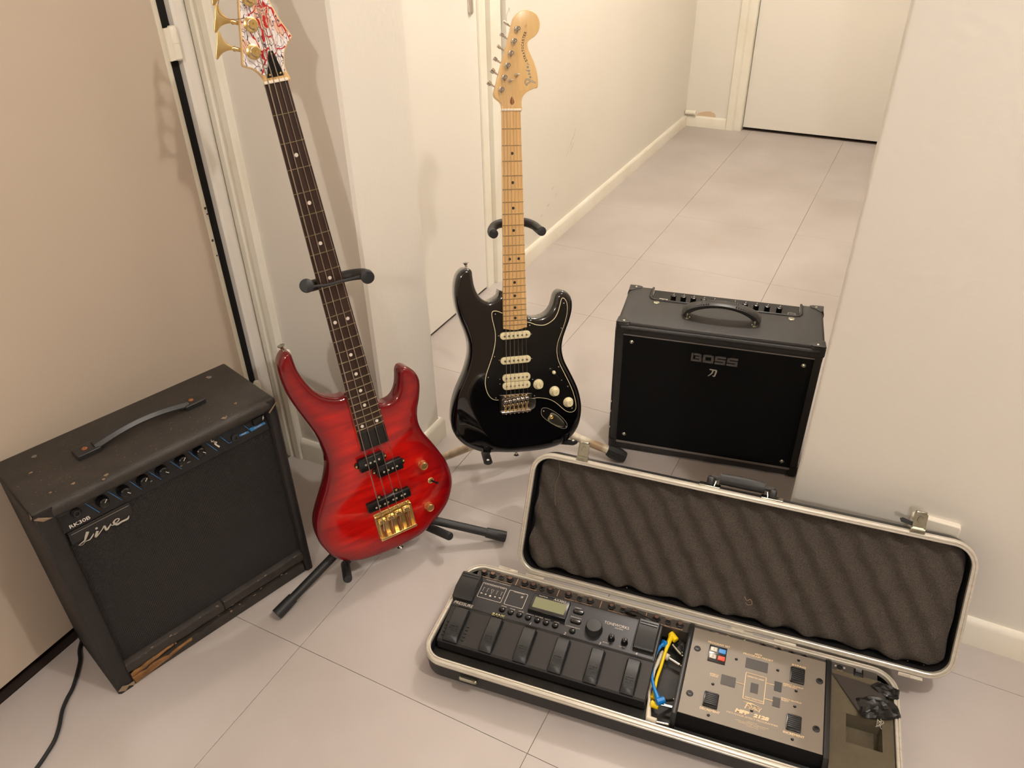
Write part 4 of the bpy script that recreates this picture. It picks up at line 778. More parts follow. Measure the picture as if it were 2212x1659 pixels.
# ------------------------------------------------------------------ stands
def legs_stand(name, label, o, U, V, Nn, hub, feet, tube_r, metal, footr, yoke, arms, mast_u, yv, armmat, strap=None):
    org = Vector((hub[0], hub[1], 0)); t = thing(name, label, 'guitar stand', T(*org))
    G = lambda u, v, n: Vector(o) + Vector(U) * u + Vector(V) * v + Vector(Nn) * n - org
    H = Vector(hub) - org
    b = MB(); b.lathe([(.016, -.028), (.019, -.026), (.019, .026), (.016, .028)], 16, T(*H)); hb = b.build('hub', armmat, t)
    for f, shown in feet:
        F = Vector(f) - org; d = (F - H).normalized(); b = MB(); b.tube([H, F - d * .02], tube_r, 14); lg = b.build('leg', metal, t)
        b = MB(); b.tube([F - d * .045, F - d * .01, F], [footr * .92, footr, footr], 16) if shown != 2 else b.tube([F - d * .05, F - d * .04, F - d * .015, F], [footr * .8, footr, footr * 1.05, footr * .78], 8); b.build('rubber_foot', 'rubber', lg)
    top = G(*yoke[len(yoke) // 2]); b = MB(); kn = G(mast_u, yv - .05, -.075)
    b.tube([H, kn, top], tube_r * .8, 12, 4); b.build('mast', metal if metal == 'rubber' else 'rubber', t)
    b = MB(); P = catmull([G(*q) for q in yoke], 5); b.tube(P, .0098 if not strap else .0105, 14)
    yk = b.build('neck_yoke', 'rubber', t)
    for q, s_ in ((yoke[0], yoke[1]), (yoke[-1], yoke[-2])):
        p = G(*q); d = (p - G(*s_)).normalized(); b = MB(); r_ = .0125 if strap else .0102; b.tube([p - d * .016, p - d * .012, p - d * .001, p], [r_ * .86, r_, r_, r_ * .85], 18); b.build('end_cap', 'rubber', yk)
    if strap:
        b = MB(); b.tube([G(*q) for q in strap], .0028, 8, 4); b.build('retaining_strap', 'rubber', t)
    for a in arms:
        b = MB(); P = [G(*q) for q in a]
        if armmat == 'rubber': b.tube([P[0], P[1], P[1] + (P[1] - P[0]).normalized() * .003], [.0095, .0095, .0075], 16)
        else: b.tube([P[0], P[1], P[1] + (P[1] - P[0]).normalized() * .006], [.0105, .0105, .007], 14, flat=.55); 
        c = b.build('cradle_arm', 'rubber', t)
        b = MB(); b.tube([H, P[0]], .008, 10); b.build('cradle_bar', 'rubber', c)
        if armmat != 'rubber':
            b = MB(); d = (P[1] - P[0]).normalized(); b.lathe([(.0036, 0), (.003, .0015), (0, .002)], 10, fr(P[1] - d * .004 + Vector((0, 0, .0058)), (1, 0, 0), (0, 1, 0), (0, 0, 1))); b.build('rivet', 'white', c)
    return t
bo_ = (-.9417, .9963, .9925); BU = (.53099, .84573, .05548); BV = (-.17588, .04594, .98354); BN = (.82892, -.53201, .17314)
legs_stand('guitar_stand', 'black tubular guitar stand holding the red bass', bo_, BU, BV, BN, (-.862, .998, .098),
    [((-.9306, .7149, .0125), 1), ((-.6122, 1.1164, .0125), 1), ((-.985, 1.115, .0125), 1)], .0095, 'rubber', .0125,
    [(-.0505, -.3271, .030), (-.047, -.334, .008), (-.038, -.342, -.012), (-.018, -.347, -.026), (.01, -.349, -.031), (.035, -.348, -.026), (.055, -.347, -.012), (.0635, -.346, .008), (.0598, -.3455, .030)],
    [((-.118, -.975, -.065), (-.1342, -.9512, .017)), ((.078, -.972, -.065), (.1015, -.9645, .017))], .013, -.36, 'rubber',
    [(-.050, -.3355, .012), (-.030, -.3390, .011), (-.012, -.3430, .0095), (.012, -.3440, .0095), (.035, -.3455, .010), (.06, -.346, .012)])
so_ = (-.78, 1.5081, .8436); SU = (.73584, .67286, -.07734); SV = (-.13324, .25584, .9577); SN = (.66392, -.69441, .27791)
legs_stand('guitar_stand', 'chipped cream guitar stand with black rubber ends holding the black guitar', so_, SU, SV, SN, (-.690, 1.442, .098),
    [((-.466, 1.500, .0145), 2), ((-.925, 1.235, .0145), 2), ((-.78, 1.72, .0145), 2)], .0105, 'standw', .0165,
    [(-.0545, -.2529, .034), (-.0545, -.2519, .018), (-.0500, -.2475, .0), (-.038, -.2405, -.02), (-.018, -.2372, -.035), (.01, -.2370, -.038), (.036, -.2374, -.035), (.051, -.243, -.018), (.0545, -.2480, 0), (.0555, -.2520, .018), (.0549, -.2525, .034)],
    [((-.066, -.797, -.065), (-.0778, -.7915, .014)), ((.118, -.790, -.065), (.140, -.7685, .012))], .005, -.29, 'rubber2' if 0 else 'black')
# ------------------------------------------------------------------ battered bass amplifier (front faces -y in its own frame)
va = 1.2874; MV = T(-1.0769, .4447, 0) @ RZ(va); VW, VD, VH = .4326, .188, .4545
am = thing('bass_amplifier', 'battered black bass amplifier with torn vinyl, standing against the left door', 'amplifier', MV)
b = MB()   # shell: side panels, top with a rounded front edge, bottom, back
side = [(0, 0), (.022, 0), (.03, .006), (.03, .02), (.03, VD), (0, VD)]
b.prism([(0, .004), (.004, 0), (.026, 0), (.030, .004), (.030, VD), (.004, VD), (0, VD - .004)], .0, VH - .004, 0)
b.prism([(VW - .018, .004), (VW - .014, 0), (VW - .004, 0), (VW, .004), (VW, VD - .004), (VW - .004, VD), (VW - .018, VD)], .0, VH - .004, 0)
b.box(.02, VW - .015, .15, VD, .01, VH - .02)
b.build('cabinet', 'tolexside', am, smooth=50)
b = MB(); prof = [(VD, .428), (.030, .428), (.012, .426), (.003, .430), (0, .438), (.001, .446), (.006, .452), (.014, VH), (VD - .006, VH), (VD, VH - .005)]
R = []
for x, k in ((0, .0), (.002, .7), (.005, 1), (VW - .005, 1), (VW - .002, .7), (VW, 0)):
    e = (1 - k) * .004; R.append([(x, min(max(y, e), VD - e), min(z, VH - e)) for y, z in prof])
b.rings(R); top = b.build('top_panel', 'tolexold', am, smooth=50)
b = MB(); rr = random.Random(5)
for x, y, s_ in [(p[0], p[1], .005) for p in D['V_chips'][:7]] + [(.335, .012, .008), (.04, .035, .004), (.12, .012, .006)]:
    n_ = 7; o = [(x + s_ * (1.1 if k % 2 else .7) * rr.uniform(.5, 1) * cos(2 * pi * k / n_), y + s_ * .45 * rr.uniform(.6, 1.2) * sin(2 * pi * k / n_)) for k in range(n_)]
    b.prism(o, VH - .001, VH + .0008, .0003, bseg=1)
for k in range(120):
    x = rr.uniform(.01, .42); y = rr.uniform(.01, .18); s_ = rr.uniform(.0004, .0009); b.prism(circ(x, y, s_, 4), VH - .0005, VH + .0006, 0)
b.build('paint_chip', 'peel', top, kind='stuff')
b = MB(); b.prism(circ(.384, .156, .004, 12), VH, VH + .001, .0005); b.prism(circ(.058, .153, .004, 12), VH, VH + .001, .0005); b.build('screw', 'silverlogo', top)
# torn corners
b = MB()
for pts in ([(-.001, -.001, .446), (.010, -.0015, .436), (.024, -.0035, .4365), (.016, -.0015, .4405), (.006, -.001, .447)], [(-.001, .0, .45), (-.003, .01, .44), (-.002, .018, .43), (-.001, .012, .452)], [(VW - .020, -.002, .431), (VW + .001, -.001, .446), (VW + .001, -.0005, .4425), (VW - .018, -.002, .428)],
            [(0, -.002, .012), (.012, -.003, .004), (.02, -.002, .010), (.03, -.003, .004), (.031, -.002, .014), (.02, -.001, .012), (.01, -.001, .018)]):
    b = MB(); n_ = len(pts); b.rings([pts, [(x, y + .0012, z - .001) for x, y, z in pts]]); b.build('torn_vinyl', 'peel', am, label='pale torn edge of the vinyl covering', smooth=None)
# baffle
b = MB(); b.box(.029, VW - .017, .017, .03, .02, .43); b.build('baffle', 'black', am)
b = MB(); b.add([(.030, .012, .0595), (VW - .018, .012, .0595), (VW - .018, .014, .3865), (.030, .014, .3865), (.030, .02, .0595), (VW - .018, .02, .0595), (VW - .018, .02, .3865), (.030, .02, .3865)], [(0, 1, 2, 3), (4, 5, 6, 7), (0, 1, 5, 4), (3, 2, 6, 7)]); b.build('speaker_grille', 'vgrille', am)
b = MB(); b.add([(.030, .010, .387), (VW - .018, .010, .387), (VW - .018, .020, .428), (.030, .020, .428), (.030, .03, .387), (VW - .018, .03, .387)], [(0, 1, 2, 3), (0, 1, 5, 4)]); cp = b.build('control_panel', 'lcdb', am)
PM = fr((0, .0095, .387), (1, 0, 0), (0, .2365, .9716), (0, -.9716, .2365))     # tilted strip: local (x, up the strip)
pv = lambda p: (p[0], (p[1] - .387) * 1.03)
b = MB(); sp = D['V_sep']
for i in range(0, 14, 2): b.ribbon([pv(sp[i]), pv(sp[i + 1])], .0011, .0003, PM, sm=1)
hp = D['V_hpl']; b.ribbon([pv(p) for p in hp[0:3]], .001, .0003, PM, sm=1); b.ribbon([pv(p) for p in hp[3:5]], .0006, .0003, PM, sm=1); b.ribbon([pv(p) for p in hp[5:7]], .001, .0003, PM, sm=1)
lb = D['V_lab']; b.add([pv(p) + (.0004,) for p in lb[4:8]], [(0, 1, 2, 3)], PM); b.add([pv(p) + (.0004,) for p in lb[8:12]], [(0, 1, 2, 3)], PM)
b.build('blue_lines', 'blue', cp, label='blue printed lines and label fields')
b = MB(); b.text('POWER', .392, .0155, .0026, .0006, m=PM, shear=.2, width=.016); b.text('H/P', .3625, .0152, .0028, .0006, m=PM, shear=.2, width=.010)
b.text('RK30B', .0575, .0070, .0062, .0006, m=PM, width=.033, bold=.012)
for pts, w in ((D['V_i1'], [.002, .0022, .001]), (D['V_i2'], [.001, .0018, .0024, .001]), (D['V_i3'], [.0016, .0014, .0014, .002, .0026, .003])): b.ribbon([pv(p) for p in pts], w, .0005, PM)
for k, nm in enumerate(('GAIN', 'BASS', 'LOW MIDDLE', 'MIDDLE', 'HIGH MIDDLE', 'LEVEL')):
    b.text(nm, D['V_knob'][k + 1][0] + .007, .0145, .0018, .0006, m=PM, width=.0035 * len(nm) ** .7)
b.build('lettering', 'print', cp)
for k, p in enumerate(D['V_knob']):
    x, y = pv((p[0] - .0, p[1] - .006)); b = MB(); mm = PM @ T(x + .002, y - .004, 0)
    if k == 0: b.lathe([(.0085, 0), (.0085, .002), (.006, .005), (.0055, .006), (.0035, .0055), (.0033, .001), (0, .001)], 18, mm); b.build('input_jack', 'black', cp)
    else:
        b.lathe([(.0105, 0), (.0102, .002), (.0085, .004), (.0078, .014), (.006, .0155), (0, .0157)], 20, mm); kn = b.build('control_knob', 'guard', cp)
        b = MB(); b.ribbon([(0, .0015), (.0048, .006)][::1] if k % 2 else [(.002, 0), (.006, -.004)], .001, .0159, mm, sm=1); b.build('pointer', 'print', kn)
x, y = pv((D['V_hp'][0][0], D['V_hp'][0][1] - .003)); b = MB(); b.lathe([(.0065, 0), (.0065, .003), (.0035, .0035), (.003, .0005), (0, .0005)], 18, PM @ T(x, y, 0)); b.build('headphone_jack', 'rubber', cp)
b = MB(); b.prism(rrect(.396, .027, .022, .014, .001, 2), 0, .005, .001, PM); b.build('power_switch', 'guard', cp)
b = MB(); b.ribbon([(.4035, .028), (.407, .032)], .0011, .0053, PM, sm=1); b.ribbon([(.403, .025), (.407, .029)], .0009, .0053, PM, sm=1); b.build('switch_mark', 'print', cp)
# logo plate
XZv = T(0, .0108, 0) @ XZ
b = MB(); b.prism(rrect(.085, .3715, .102, .026, .001, 2), -.001, .001, .0003, XZv, bseg=1); lp = b.build('logo_plate', 'tolexside', am)
b = MB(); z = .0014
b.ribbon(D['V_l1'], [.0006, .002, .0028, .0046, .0052], z, XZv); b.ribbon(D['V_l2'], [.0006, .0008, .0012, .0022, .0026, .001], z, XZv)
b.ribbon(D['V_l3'], [.0044, .0044, .0036, .0018, .0018, .003, .0038, .0026, .0015], z, XZv); b.ribbon(D['V_l4'], [.001, .002, .0022, .0018, .002, .0036, .0038, .0036, .0038, .001], z, XZv)
b.prism(circ(D['V_l5'][0][0], D['V_l5'][0][1], .0021, 12), z, z + .0003, 0, XZv); b.ribbon([(.038, .3795), (.1335, .3795)], .0006, z, XZv, sm=1)
b.build('logo', 'silver', lp)
# padded ledge and torn lower board
b = MB(); R = []
for i in range(29):
    x = .028 + (VW - .046) * i / 28; w = .0012 * noise.noise(Vector((x * 30, 0, 0))); gap = .003 if i in (14, 15) and 0 else 0
    R.append([(x, y + w, z_ + w) for y, z_ in ((.02, .0605), (.008, .0600), (.001, .0565), (-.001, .050), (.000, .042), (.003, .035), (.02, .034))])
b.rings(R); b.build('padded_ledge', 'tolexold', am)
b = MB(); b.box(.2265, .2285, -.0018, .012, .033, .0612); b.build('ledge_seam', 'dark', am)
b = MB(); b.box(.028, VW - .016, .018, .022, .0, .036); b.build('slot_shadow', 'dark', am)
b = MB(); R = []
for i in range(41):
    x = .030 + (VW - .050) * i / 40; h = .024 + .004 * noise.noise(Vector((x * 60, 3, 0))) - (.0 if x > .2 else .002); R.append([(x, .017, .001), (x, .003, .001), (x, .002, .006), (x, .004 + .003 * noise.noise(Vector((x * 90, 7, 0))), h), (x, .017, h + .002)])
b.rings(R); lw = b.build('lower_board', 'tolexold', am)
b = MB()    # bare torn chipboard at the left of the slot
up = [(.031, .0275), (.040, .031), (.052, .0295), (.064, .034), (.080, .0335), (.10, .0375), (.118, .036)]; lo = [(.118, .0325), (.10, .031), (.085, .0275), (.07, .026), (.055, .0225), (.043, .0225), (.031, .0205)]
b.prism(up + lo, 0, .004, .001, T(0, .005, 0) @ XZ, bseg=1)
up = [(.031, .0185), (.045, .0195), (.058, .0175), (.072, .0215), (.09, .020), (.102, .0165), (.118, .0195), (.135, .021), (.152, .0215)]; lo = [(.150, .0165), (.130, .0155), (.115, .0125), (.1, .0095), (.08, .0075), (.055, .0035), (.033, .002)]
b.prism(up + lo, 0, .004, .001, T(0, .004, 0) @ XZ, bseg=1)
b.build('bare_wood', 'wood', lw, label='bare brown chipboard showing where the vinyl is torn away')
b = MB(); rr = random.Random(9)
for k in range(26):
    x = .05 + .36 * rr.random(); z0 = rr.choice((.0355, .058, .026)) + rr.uniform(-.003, .003); n_ = 6; s_ = rr.uniform(.001, .0035)
    b.prism([(x + s_ * rr.uniform(.5, 1.4) * cos(2 * pi * q / n_), z0 + s_ * .5 * rr.uniform(.5, 1.2) * sin(2 * pi * q / n_)) for q in range(n_)], 0, .0012, .0003, T(0, .002, 0) @ XZ, bseg=1)
b.build('vinyl_flake', 'peel', am, kind='stuff')
# strap handle on the top
b = MB(); hx0, hx1 = .108, .336; hy = .096; R = []
for i in range(17):
    t_ = i / 16; x = hx0 + .028 + (hx1 - hx0 - .056) * t_; z_ = VH + .006 + .010 * sin(pi * t_); w = .0125 - .002 * sin(pi * t_); R.append([(x, hy - w, z_ + .001), (x, hy - w * .5, z_ + .0065), (x, hy + w * .5, z_ + .0065), (x, hy + w, z_ + .001), (x, hy + w, z_ - .002), (x, hy - w, z_ - .002)])
b.rings(R); hd = b.build('handle', 'treadle', am)
for x in (hx0 + .016, hx1 - .018):
    b = MB(); b.prism(rrect(x, hy, .040, .031, .003, 3), VH - .001, VH + .0095, .002); ec = b.build('end_bracket', 'black', hd)
    b = MB(); b.lathe([(.0048, 0), (.0045, .001), (.0015, .0014), (.001, .0004), (0, .0004)], 14, T(x - .002, hy, VH + .0095)); b.build('rivet', 'rust', hd)

# ------------------------------------------------------------------ black guitar amplifier
MK = T(-.5269, 1.5387, 0) @ RZ(.1799); KW, KD, KH = .4691, .2007, .3765
ga = thing('guitar_amplifier', 'black guitar combo amplifier with a top handle, beside the right wall corner', 'amplifier', MK)
b = MB(); r = .008
b.prism(rrect(KW / 2, KD / 2, KW - .002, KD - .002, r), .006, KH - .040, 0)
b.build('cabinet_body', 'tolex', ga)
b = MB(); nx0, nx1, ny = .060, .418, .135       # top frame with the control recess cut in from the back
o = [(KW / 2, .001), (KW - .006, .001), (KW - .001, .006), (KW - .001, KD - .006), (KW - .006, KD - .001), (nx1, KD - .001), (nx1, ny + .014), (nx1 - .004, ny + .004), (nx1 - .014, ny), (nx0 + .014, ny), (nx0 + .004, ny + .004), (nx0, ny + .014), (nx0, KD - .001), (.006, KD - .001), (.001, KD - .006), (.001, .006), (.006, .001)]
b.prism(o, KH - .041, KH, .007, bseg=4); b.build('cabinet_top', 'tolex', ga, smooth=50)
b = MB(); b.tube([(nx0, KD - .002, KH - .001), (nx0, ny + .014, KH - .001), (nx0 + .004, ny + .004, KH - .001), (nx0 + .014, ny, KH - .001), (nx1 - .014, ny, KH - .001), (nx1 - .004, ny + .004, KH - .001), (nx1, ny + .014, KH - .001), (nx1, KD - .002, KH - .001)], .0032, 8); b.build('recess_bezel', 'black', ga)
KPM = fr((0, ny + .002, KH - .015), (1, 0, 0), (0, .985, .17), (0, -.17, .985))
b = MB(); b.prism([(nx0 + .003, 0), (nx1 - .003, 0), (nx1 - .003, KD - ny - .006), (nx0 + .003, KD - ny - .006)], -.004, 0, 0, KPM); kp = b.build('control_panel', 'lcdb', ga)
b = MB()
b.text('KATANA-50', .088, .013, .0035, .0004, m=KPM, width=.024); b.text('GUITAR AMPLIFIER', .088, .006, .0018, .0004, m=KPM, width=.022)
for pts in ([(.080, .026), (.101, .026)], [(.099, .026), (.096, .016)], [(.090, .026), (.084, .017)], [(.087, .021), (.094, .018)]): b.ribbon(pts, .0022, .0004, KPM, sm=1)
kk = [.1140, .1385, .163, .188, .213, .262, .287, .313, .339, .367]
for k, x in enumerate(kk):
    b.text(('AMP TYPE', 'GAIN', 'VOLUME', 'BASS', 'MIDDLE', 'TREBLE', 'BOOSTER', 'DELAY', 'REVERB', 'MASTER')[k], x, .0065, .0016, .0004, m=KPM, width=.013)
b.text('POWER', .398, .026, .0016, .0004, m=KPM, width=.011); b.ribbon([(.389, .030), (.405, .030), (.405, .016)], .0008, .0004, KPM, sm=1); b.ribbon([(.389, .030), (.389, .016)], .0008, .0004, KPM, sm=1)
b.build('lettering', 'print', kp)
for x in kk:
    b = MB(); o = [(.0068 * (1 if q % 2 else .88) * cos(2 * pi * q / 24), .0068 * (1 if q % 2 else .88) * sin(2 * pi * q / 24)) for q in range(24)]
    b.prism(o, 0, .0165, .0012, KPM @ T(x, .026, 0)); kb = b.build('control_knob', 'guard', kp)
    b = MB(); b.ribbon([(0, 0), (.002, .0055)], .0009, .017, KPM @ T(x, .026, 0), sm=1); b.build('pointer', 'print', kb)
for x, y in D['K_ports'][:2]:
    b = MB(); b.lathe([(.0075, 0), (.007, .0012), (.004, .0018), (.0032, .0006), (0, .0008)], 20, T(x, y, KH)); b.build('case_screw', 'zinc', ga)
for (x0, y0, sx, sy) in ((0, 0, 1, 1), (KW, 0, -1, 1), (0, KD, 1, -1), (KW, KD, -1, -1)):
    mm = T(x0, y0, 0) @ Matrix.Diagonal((sx, sy, 1, 1)); w = .030
    b = MB(); R = []
    for z_, e in ((KH - .026, .0), (KH - .008, .0), (KH - .003, .0012), (KH + .0012, .005)):
        R.append([(x_, y_, z_) for x_, y_ in [(-.0015 + e, w), (-.0015 + e, .006), (.001 + e * .6, .001 + e * .6), (.006, -.0015 + e), (w, -.0015 + e), (w, .004), (.006, .006), (.004, w)]])
    b.rings(R, mm)
    b.prism([(-.0006, .000), (.004, -.0006), (w - .004, .0004), (w + .002, .004), (w, .014), (.020, .017), (.015, .024), (.006, w + .001), (.001, w - .003)], KH - .001, KH + .0016, .001, mm)
    b.build('corner_protector', 'black', ga)
    b = MB(); b.lathe([(.0034, 0), (.003, .001), (.001, .0014), (0, .0008)], 12, mm @ T(.017 if sy < 0 or sx > 0 else .017, .0085 if sy > 0 else .010, KH + .0014)); b.build('corner_screw', 'zinc', ga)
for (x0, sx) in ((0, 1), (KW, -1)):
    mm = T(x0, 0, 0) @ Matrix.Diagonal((sx, 1, 1, 1)); b = MB()
    b.rings([[(x_, y_, z_) for x_, y_ in [(-.0015, .03), (-.0015, .006), (.001, .001), (.006, -.0015), (.018, -.0015), (.018, .004), (.004, .03)]] for z_ in (.005, .030)], mm); b.build('corner_protector', 'black', ga)
b = MB(); b.tube([(.012, .0, KH - .012), (KW - .012, .0, KH - .012)], .0055, 10); b.tube([(.0005, .008, .02), (.0005, .008, KH - .02)], .003, 8); b.build('edge_roll', 'tolex', ga)
b = MB(); b.prism([(.0195, .024), (.4505, .024), (.4505, .3465), (.0195, .3465)], 0, .0012, .0006, XZ, bseg=1); gr = b.build('grille_cloth', 'cloth', ga)
b = MB(); b.box(.0195, .4505, -.0022, -.0008, .3445, .3470); b.build('piping', 'bar', gr, label='thin grey piping along the grille edge'); b = MB(); b.box(.0195, .4505, -.0026, -.0008, .0245, .0300); b.build('piping', 'bar', gr, label='thin grey piping along the grille edge')
for x, z_ in ((.0400, .3275), (.4305, .3250), (.4300, .0460), (.0385, .0520)):
    b = MB(); b.lathe([(.0055, 0), (.0052, .001), (.0040, .0018), (.0036, .003), (.002, .0040), (0, .0030)], 18, T(x, -.001, z_) @ XZ); b.build('grille_screw', 'zinc', gr)
b = MB(); lx, lz, lw_, lh, st, gp_ = .1818, .2995, .0245, .0212, .0056, .0027
def seg(x0, z0, x1, z1): b.box(x0, x1, -.0042, -.001, z0, z1)
for k, ch in enumerate('BOSS'):
    x = lx + k * (lw_ + gp_); m_ = lz + lh / 2
    if ch == 'B': seg(x, lz, x + .0045, lz + lh); seg(x + .0058, lz + lh - .0048, x + lw_ - .001, lz + lh); seg(x, lz, x + lw_, lz + .0048); seg(x + .0095, m_ - .0022, x + lw_ - .001, m_ + .0022); seg(x + lw_ - .0055, lz, x + lw_, m_); seg(x + lw_ - .0065, m_, x + lw_ - .0012, lz + lh)
    elif ch == 'O': seg(x, lz, x + st, lz + lh); seg(x + lw_ - st, lz, x + lw_, lz + lh); seg(x, lz, x + lw_, lz + .0052); seg(x, lz + lh - .0052, x + lw_, lz + lh)
    else: seg(x, lz, x + lw_, lz + .0048); seg(x, m_ - .0023, x + lw_, m_ + .0023); seg(x, lz + lh - .0048, x + lw_, lz + lh); seg(x, m_, x + st, lz + lh); seg(x + lw_ - st, lz, x + lw_, m_)
b.build('logo', 'silverlogo', gr, label='grey raised block lettering', smooth=None)
b = MB(); kx, kz = .2245, .2615
KM = T(0, -.0015, 0) @ XZ
b.ribbon([(kx + .003, kz + .0205), (kx + .0195, kz + .0195)], [.0030, .0038], .0006, KM, sm=1); b.ribbon([(kx + .0190, kz + .0200), (kx + .0178, kz + .011), (kx + .0155, kz + .003), (kx + .0115, kz + .0045)], [.004, .0036, .0032, .0012], .0008, KM); b.ribbon([(kx + .0112, kz + .0195), (kx + .0095, kz + .011), (kx + .0015, kz + .0015)], [.0036, .003, .0014], .0007, KM)
b.build('emblem', 'silver', gr)
b = MB(); R = []
for i in range(25):
    t_ = i / 24; x = .1500 + .170 * t_; s_ = sin(pi * t_) ** .5; zc = KH + .005 + .033 * s_; wy = .0150 + .0030 * (1 - s_); th = .0042 + .005 * (1 - s_)
    tx = cos(pi * t_) * .9; nx, nz = -tx * .7, sqrt(max(0, 1 - (tx * .7) ** 2))
    R.append([(x + nx * a_, .078 + wy * c_, zc + nz * a_) for a_, c_ in ((-th, -1), (th * .4, -1), (th, -.6), (th, .6), (th * .4, 1), (-th, 1), (-th, .5), (-th, -.5))])
b.rings(R); hd = b.build('handle', 'black', ga)
b = MB()
for i in list(range(0, 7)) + list(range(18, 25)):
    t_ = (i + 4) / 32; 
    x = .1500 + .170 * t_; s_ = sin(pi * t_) ** .55; b.box(x - .0012, x + .0012, .066, .090, KH + .004 + .036 * s_ + .0025, KH + .004 + .036 * s_ + .0047)
b.build('grip_rib', 'black', hd)
for x in (.1585, .3125):
    b = MB(); b.lathe([(.0072, 0), (.0068, .0012), (.0045, .0018), (.0040, .009), (.0032, .0125), (.001, .0135), (0, .013)], 16, T(x, .0625, KH)); b.build('handle_bolt', 'gold' if 0 else 'zinc', hd)
for x in (.04, KW - .04):
    for y in (.03, KD - .03): b = MB(); b.lathe([(.014, 0), (.016, .008)], 16, T(x, y, 0)); b.build('foot', 'rubber', ga)
b = MB()
for z_, x_ in ((.115, -.0003), (.145, -.0003), (.065, -.0003)): b.prism([(x_, 0), (.0015, .0004), (.0012, .006), (x_, .005)], 0, .0006, 0, T(0, -.0006, z_) @ XZ)
b.build('scuff', 'print', ga, label='small pale scuffs on the left front edge')

# ------------------------------------------------------------------ floor case
CL, CD, CZ = .835, .254, .060
MC = T(-.5961, .7311, 0) @ RZ(.1217)
case = thing('pedalboard_case', 'open black flight case with aluminium rim holding pedals and a built-in switching unit', 'case', MC)
def casebody(b, L_, D_, prof, r=.044, m=None, seg=8, cap=True):
    return b.rings([[(x, y, z_) for x, y in rrect(L_ / 2, D_ / 2, L_ - 2 * d, D_ - 2 * d, max(r - d, .002), seg)] for d, z_ in prof], m, cap)
b = MB(); casebody(b, CL, CD, [(.010, .010), (.004, .013), (.0025, .030), (.0025, .050), (.008, .050), (.009, .020), (.016, .0135)]); shell = b.build('shell', 'shell', case, smooth=45)
b = MB(); casebody(b, CL, CD, [(.010, .0135), (.011, .0145)], cap=True); b.build('lining', 'inner', case)
RIM = [(.0015, .0465), (.0, .048), (.0, .0515), (.0012, .0525), (.0, .0535), (.0005, .0575), (.0025, .0592), (.0045, .0594), (.0052, .0575), (.0062, .0575), (.0068, .0594), (.0090, .0594), (.0102, .0585), (.0102, .0505), (.006, .0495)]
b = MB(); casebody(b, CL, CD, RIM + [RIM[0]], cap=False); rim = b.build('rim', 'alu', case, smooth=30)
for x in (.06, .25, .5, .775):
    for y in (.03, CD - .03): b = MB(); b.lathe([(.011, 0), (.012, .010)], 14, T(x, y, 0)); b.build('foot', 'rubber', case)
for x in (.102, .66):
    b = MB(); b.prism(rrect(x, 0, .036, .009, .004, 4), .034, .0395, .002, T(0, -.0015, 0)); b.tube([(x + .011, -.004, .036), (x + .011, -.004, .040)], .004, 12); b.tube([(x - .014, -.0045, .037), (x + .012, -.0045, .037)], .0035, 10); b.build('latch_plate', 'zinc', case)
for x in (.086, .56):    # hinge leaves on the back edge
    b = MB(); b.prism(rrect(x, CD + .003, .042, .007, .001, 2), .0535, .0565, .0006); b.tube([(x - .021, CD + .0045, .0565), (x + .004, CD + .0045, .0565)], .0022, 8); b.build('hinge', 'alu', case)
# jack panel along the back
JP = T(0, .2212, .053)
b = MB(); b.box(.0285, .4695, .0, .0015, -.030, -.002, JP); b.prism([(.0285, 0), (.4695, 0), (.4695, .0226), (.026, .0226)], -.003, 0, 0, JP); jp = b.build('jack_panel', 'panel2', case)
b = MB(); b.prism([(.4715, 0), (.800, 0), (.800, .0226), (.4715, .0226)], -.003, .0, 0, JP); b.box(.722, .800, .0, .0015, -.02, 0, JP); jp2 = b.build('jack_panel', 'panel2', case)
jy = .0122
for x, y in D['J_j']:
    b = MB(); b.lathe([(.0076, 0), (.0076, .0035), (.0068, .0042), (.0052, .0042), (.0050, .0068), (.0044, .0072)], 6, JP @ T(x, jy, 0)); b.lathe([(.0052, .004), (.0052, .0072), (.0046, .0078), (.0034, .0078), (.0032, .002), (0, .002)], 20, JP @ T(x, jy, 0)); j = b.build('jack_socket', 'black', jp)
    b = MB(); b.lathe([(.0034, .0074), (.0043, .0078), (.0043, .0081), (.0032, .0081), (.0030, .0066)], 20, JP @ T(x, jy, 0)); b.build('bushing', 'rust2', jp)
for x, y in D['J_dc']:
    b = MB(); b.lathe([(.0058, 0), (.0056, .002), (.0042, .0024), (.0040, .0006), (0, .0006)], 18, JP @ T(x, jy - .0015, 0)); b.tube([(x, jy - .0015, 0), (x, jy - .0015, .0022)], .0011, 8, m=JP); b.build('power_socket', 'black', jp)
b = MB(); dv = [.1133, .2019, .2905, .3811, .4683]
for x in dv: b.ribbon([(x, .0015), (x, .0205)], .0009, .0003, JP, sm=1)
groups = [(.034, .102, 'PEDAL 5', (.0383, .0577, .0957), .0767), (.123, .156, '', (.1276, .1467, .1834), .166), (.217, .272, 'PEDAL 3', (.2214, .2674), .2454), (.307, .362, 'PEDAL 2', (.311, .3573), .3338), (.397, .453, 'PEDAL 1', (.4008, .4467), .4241)]
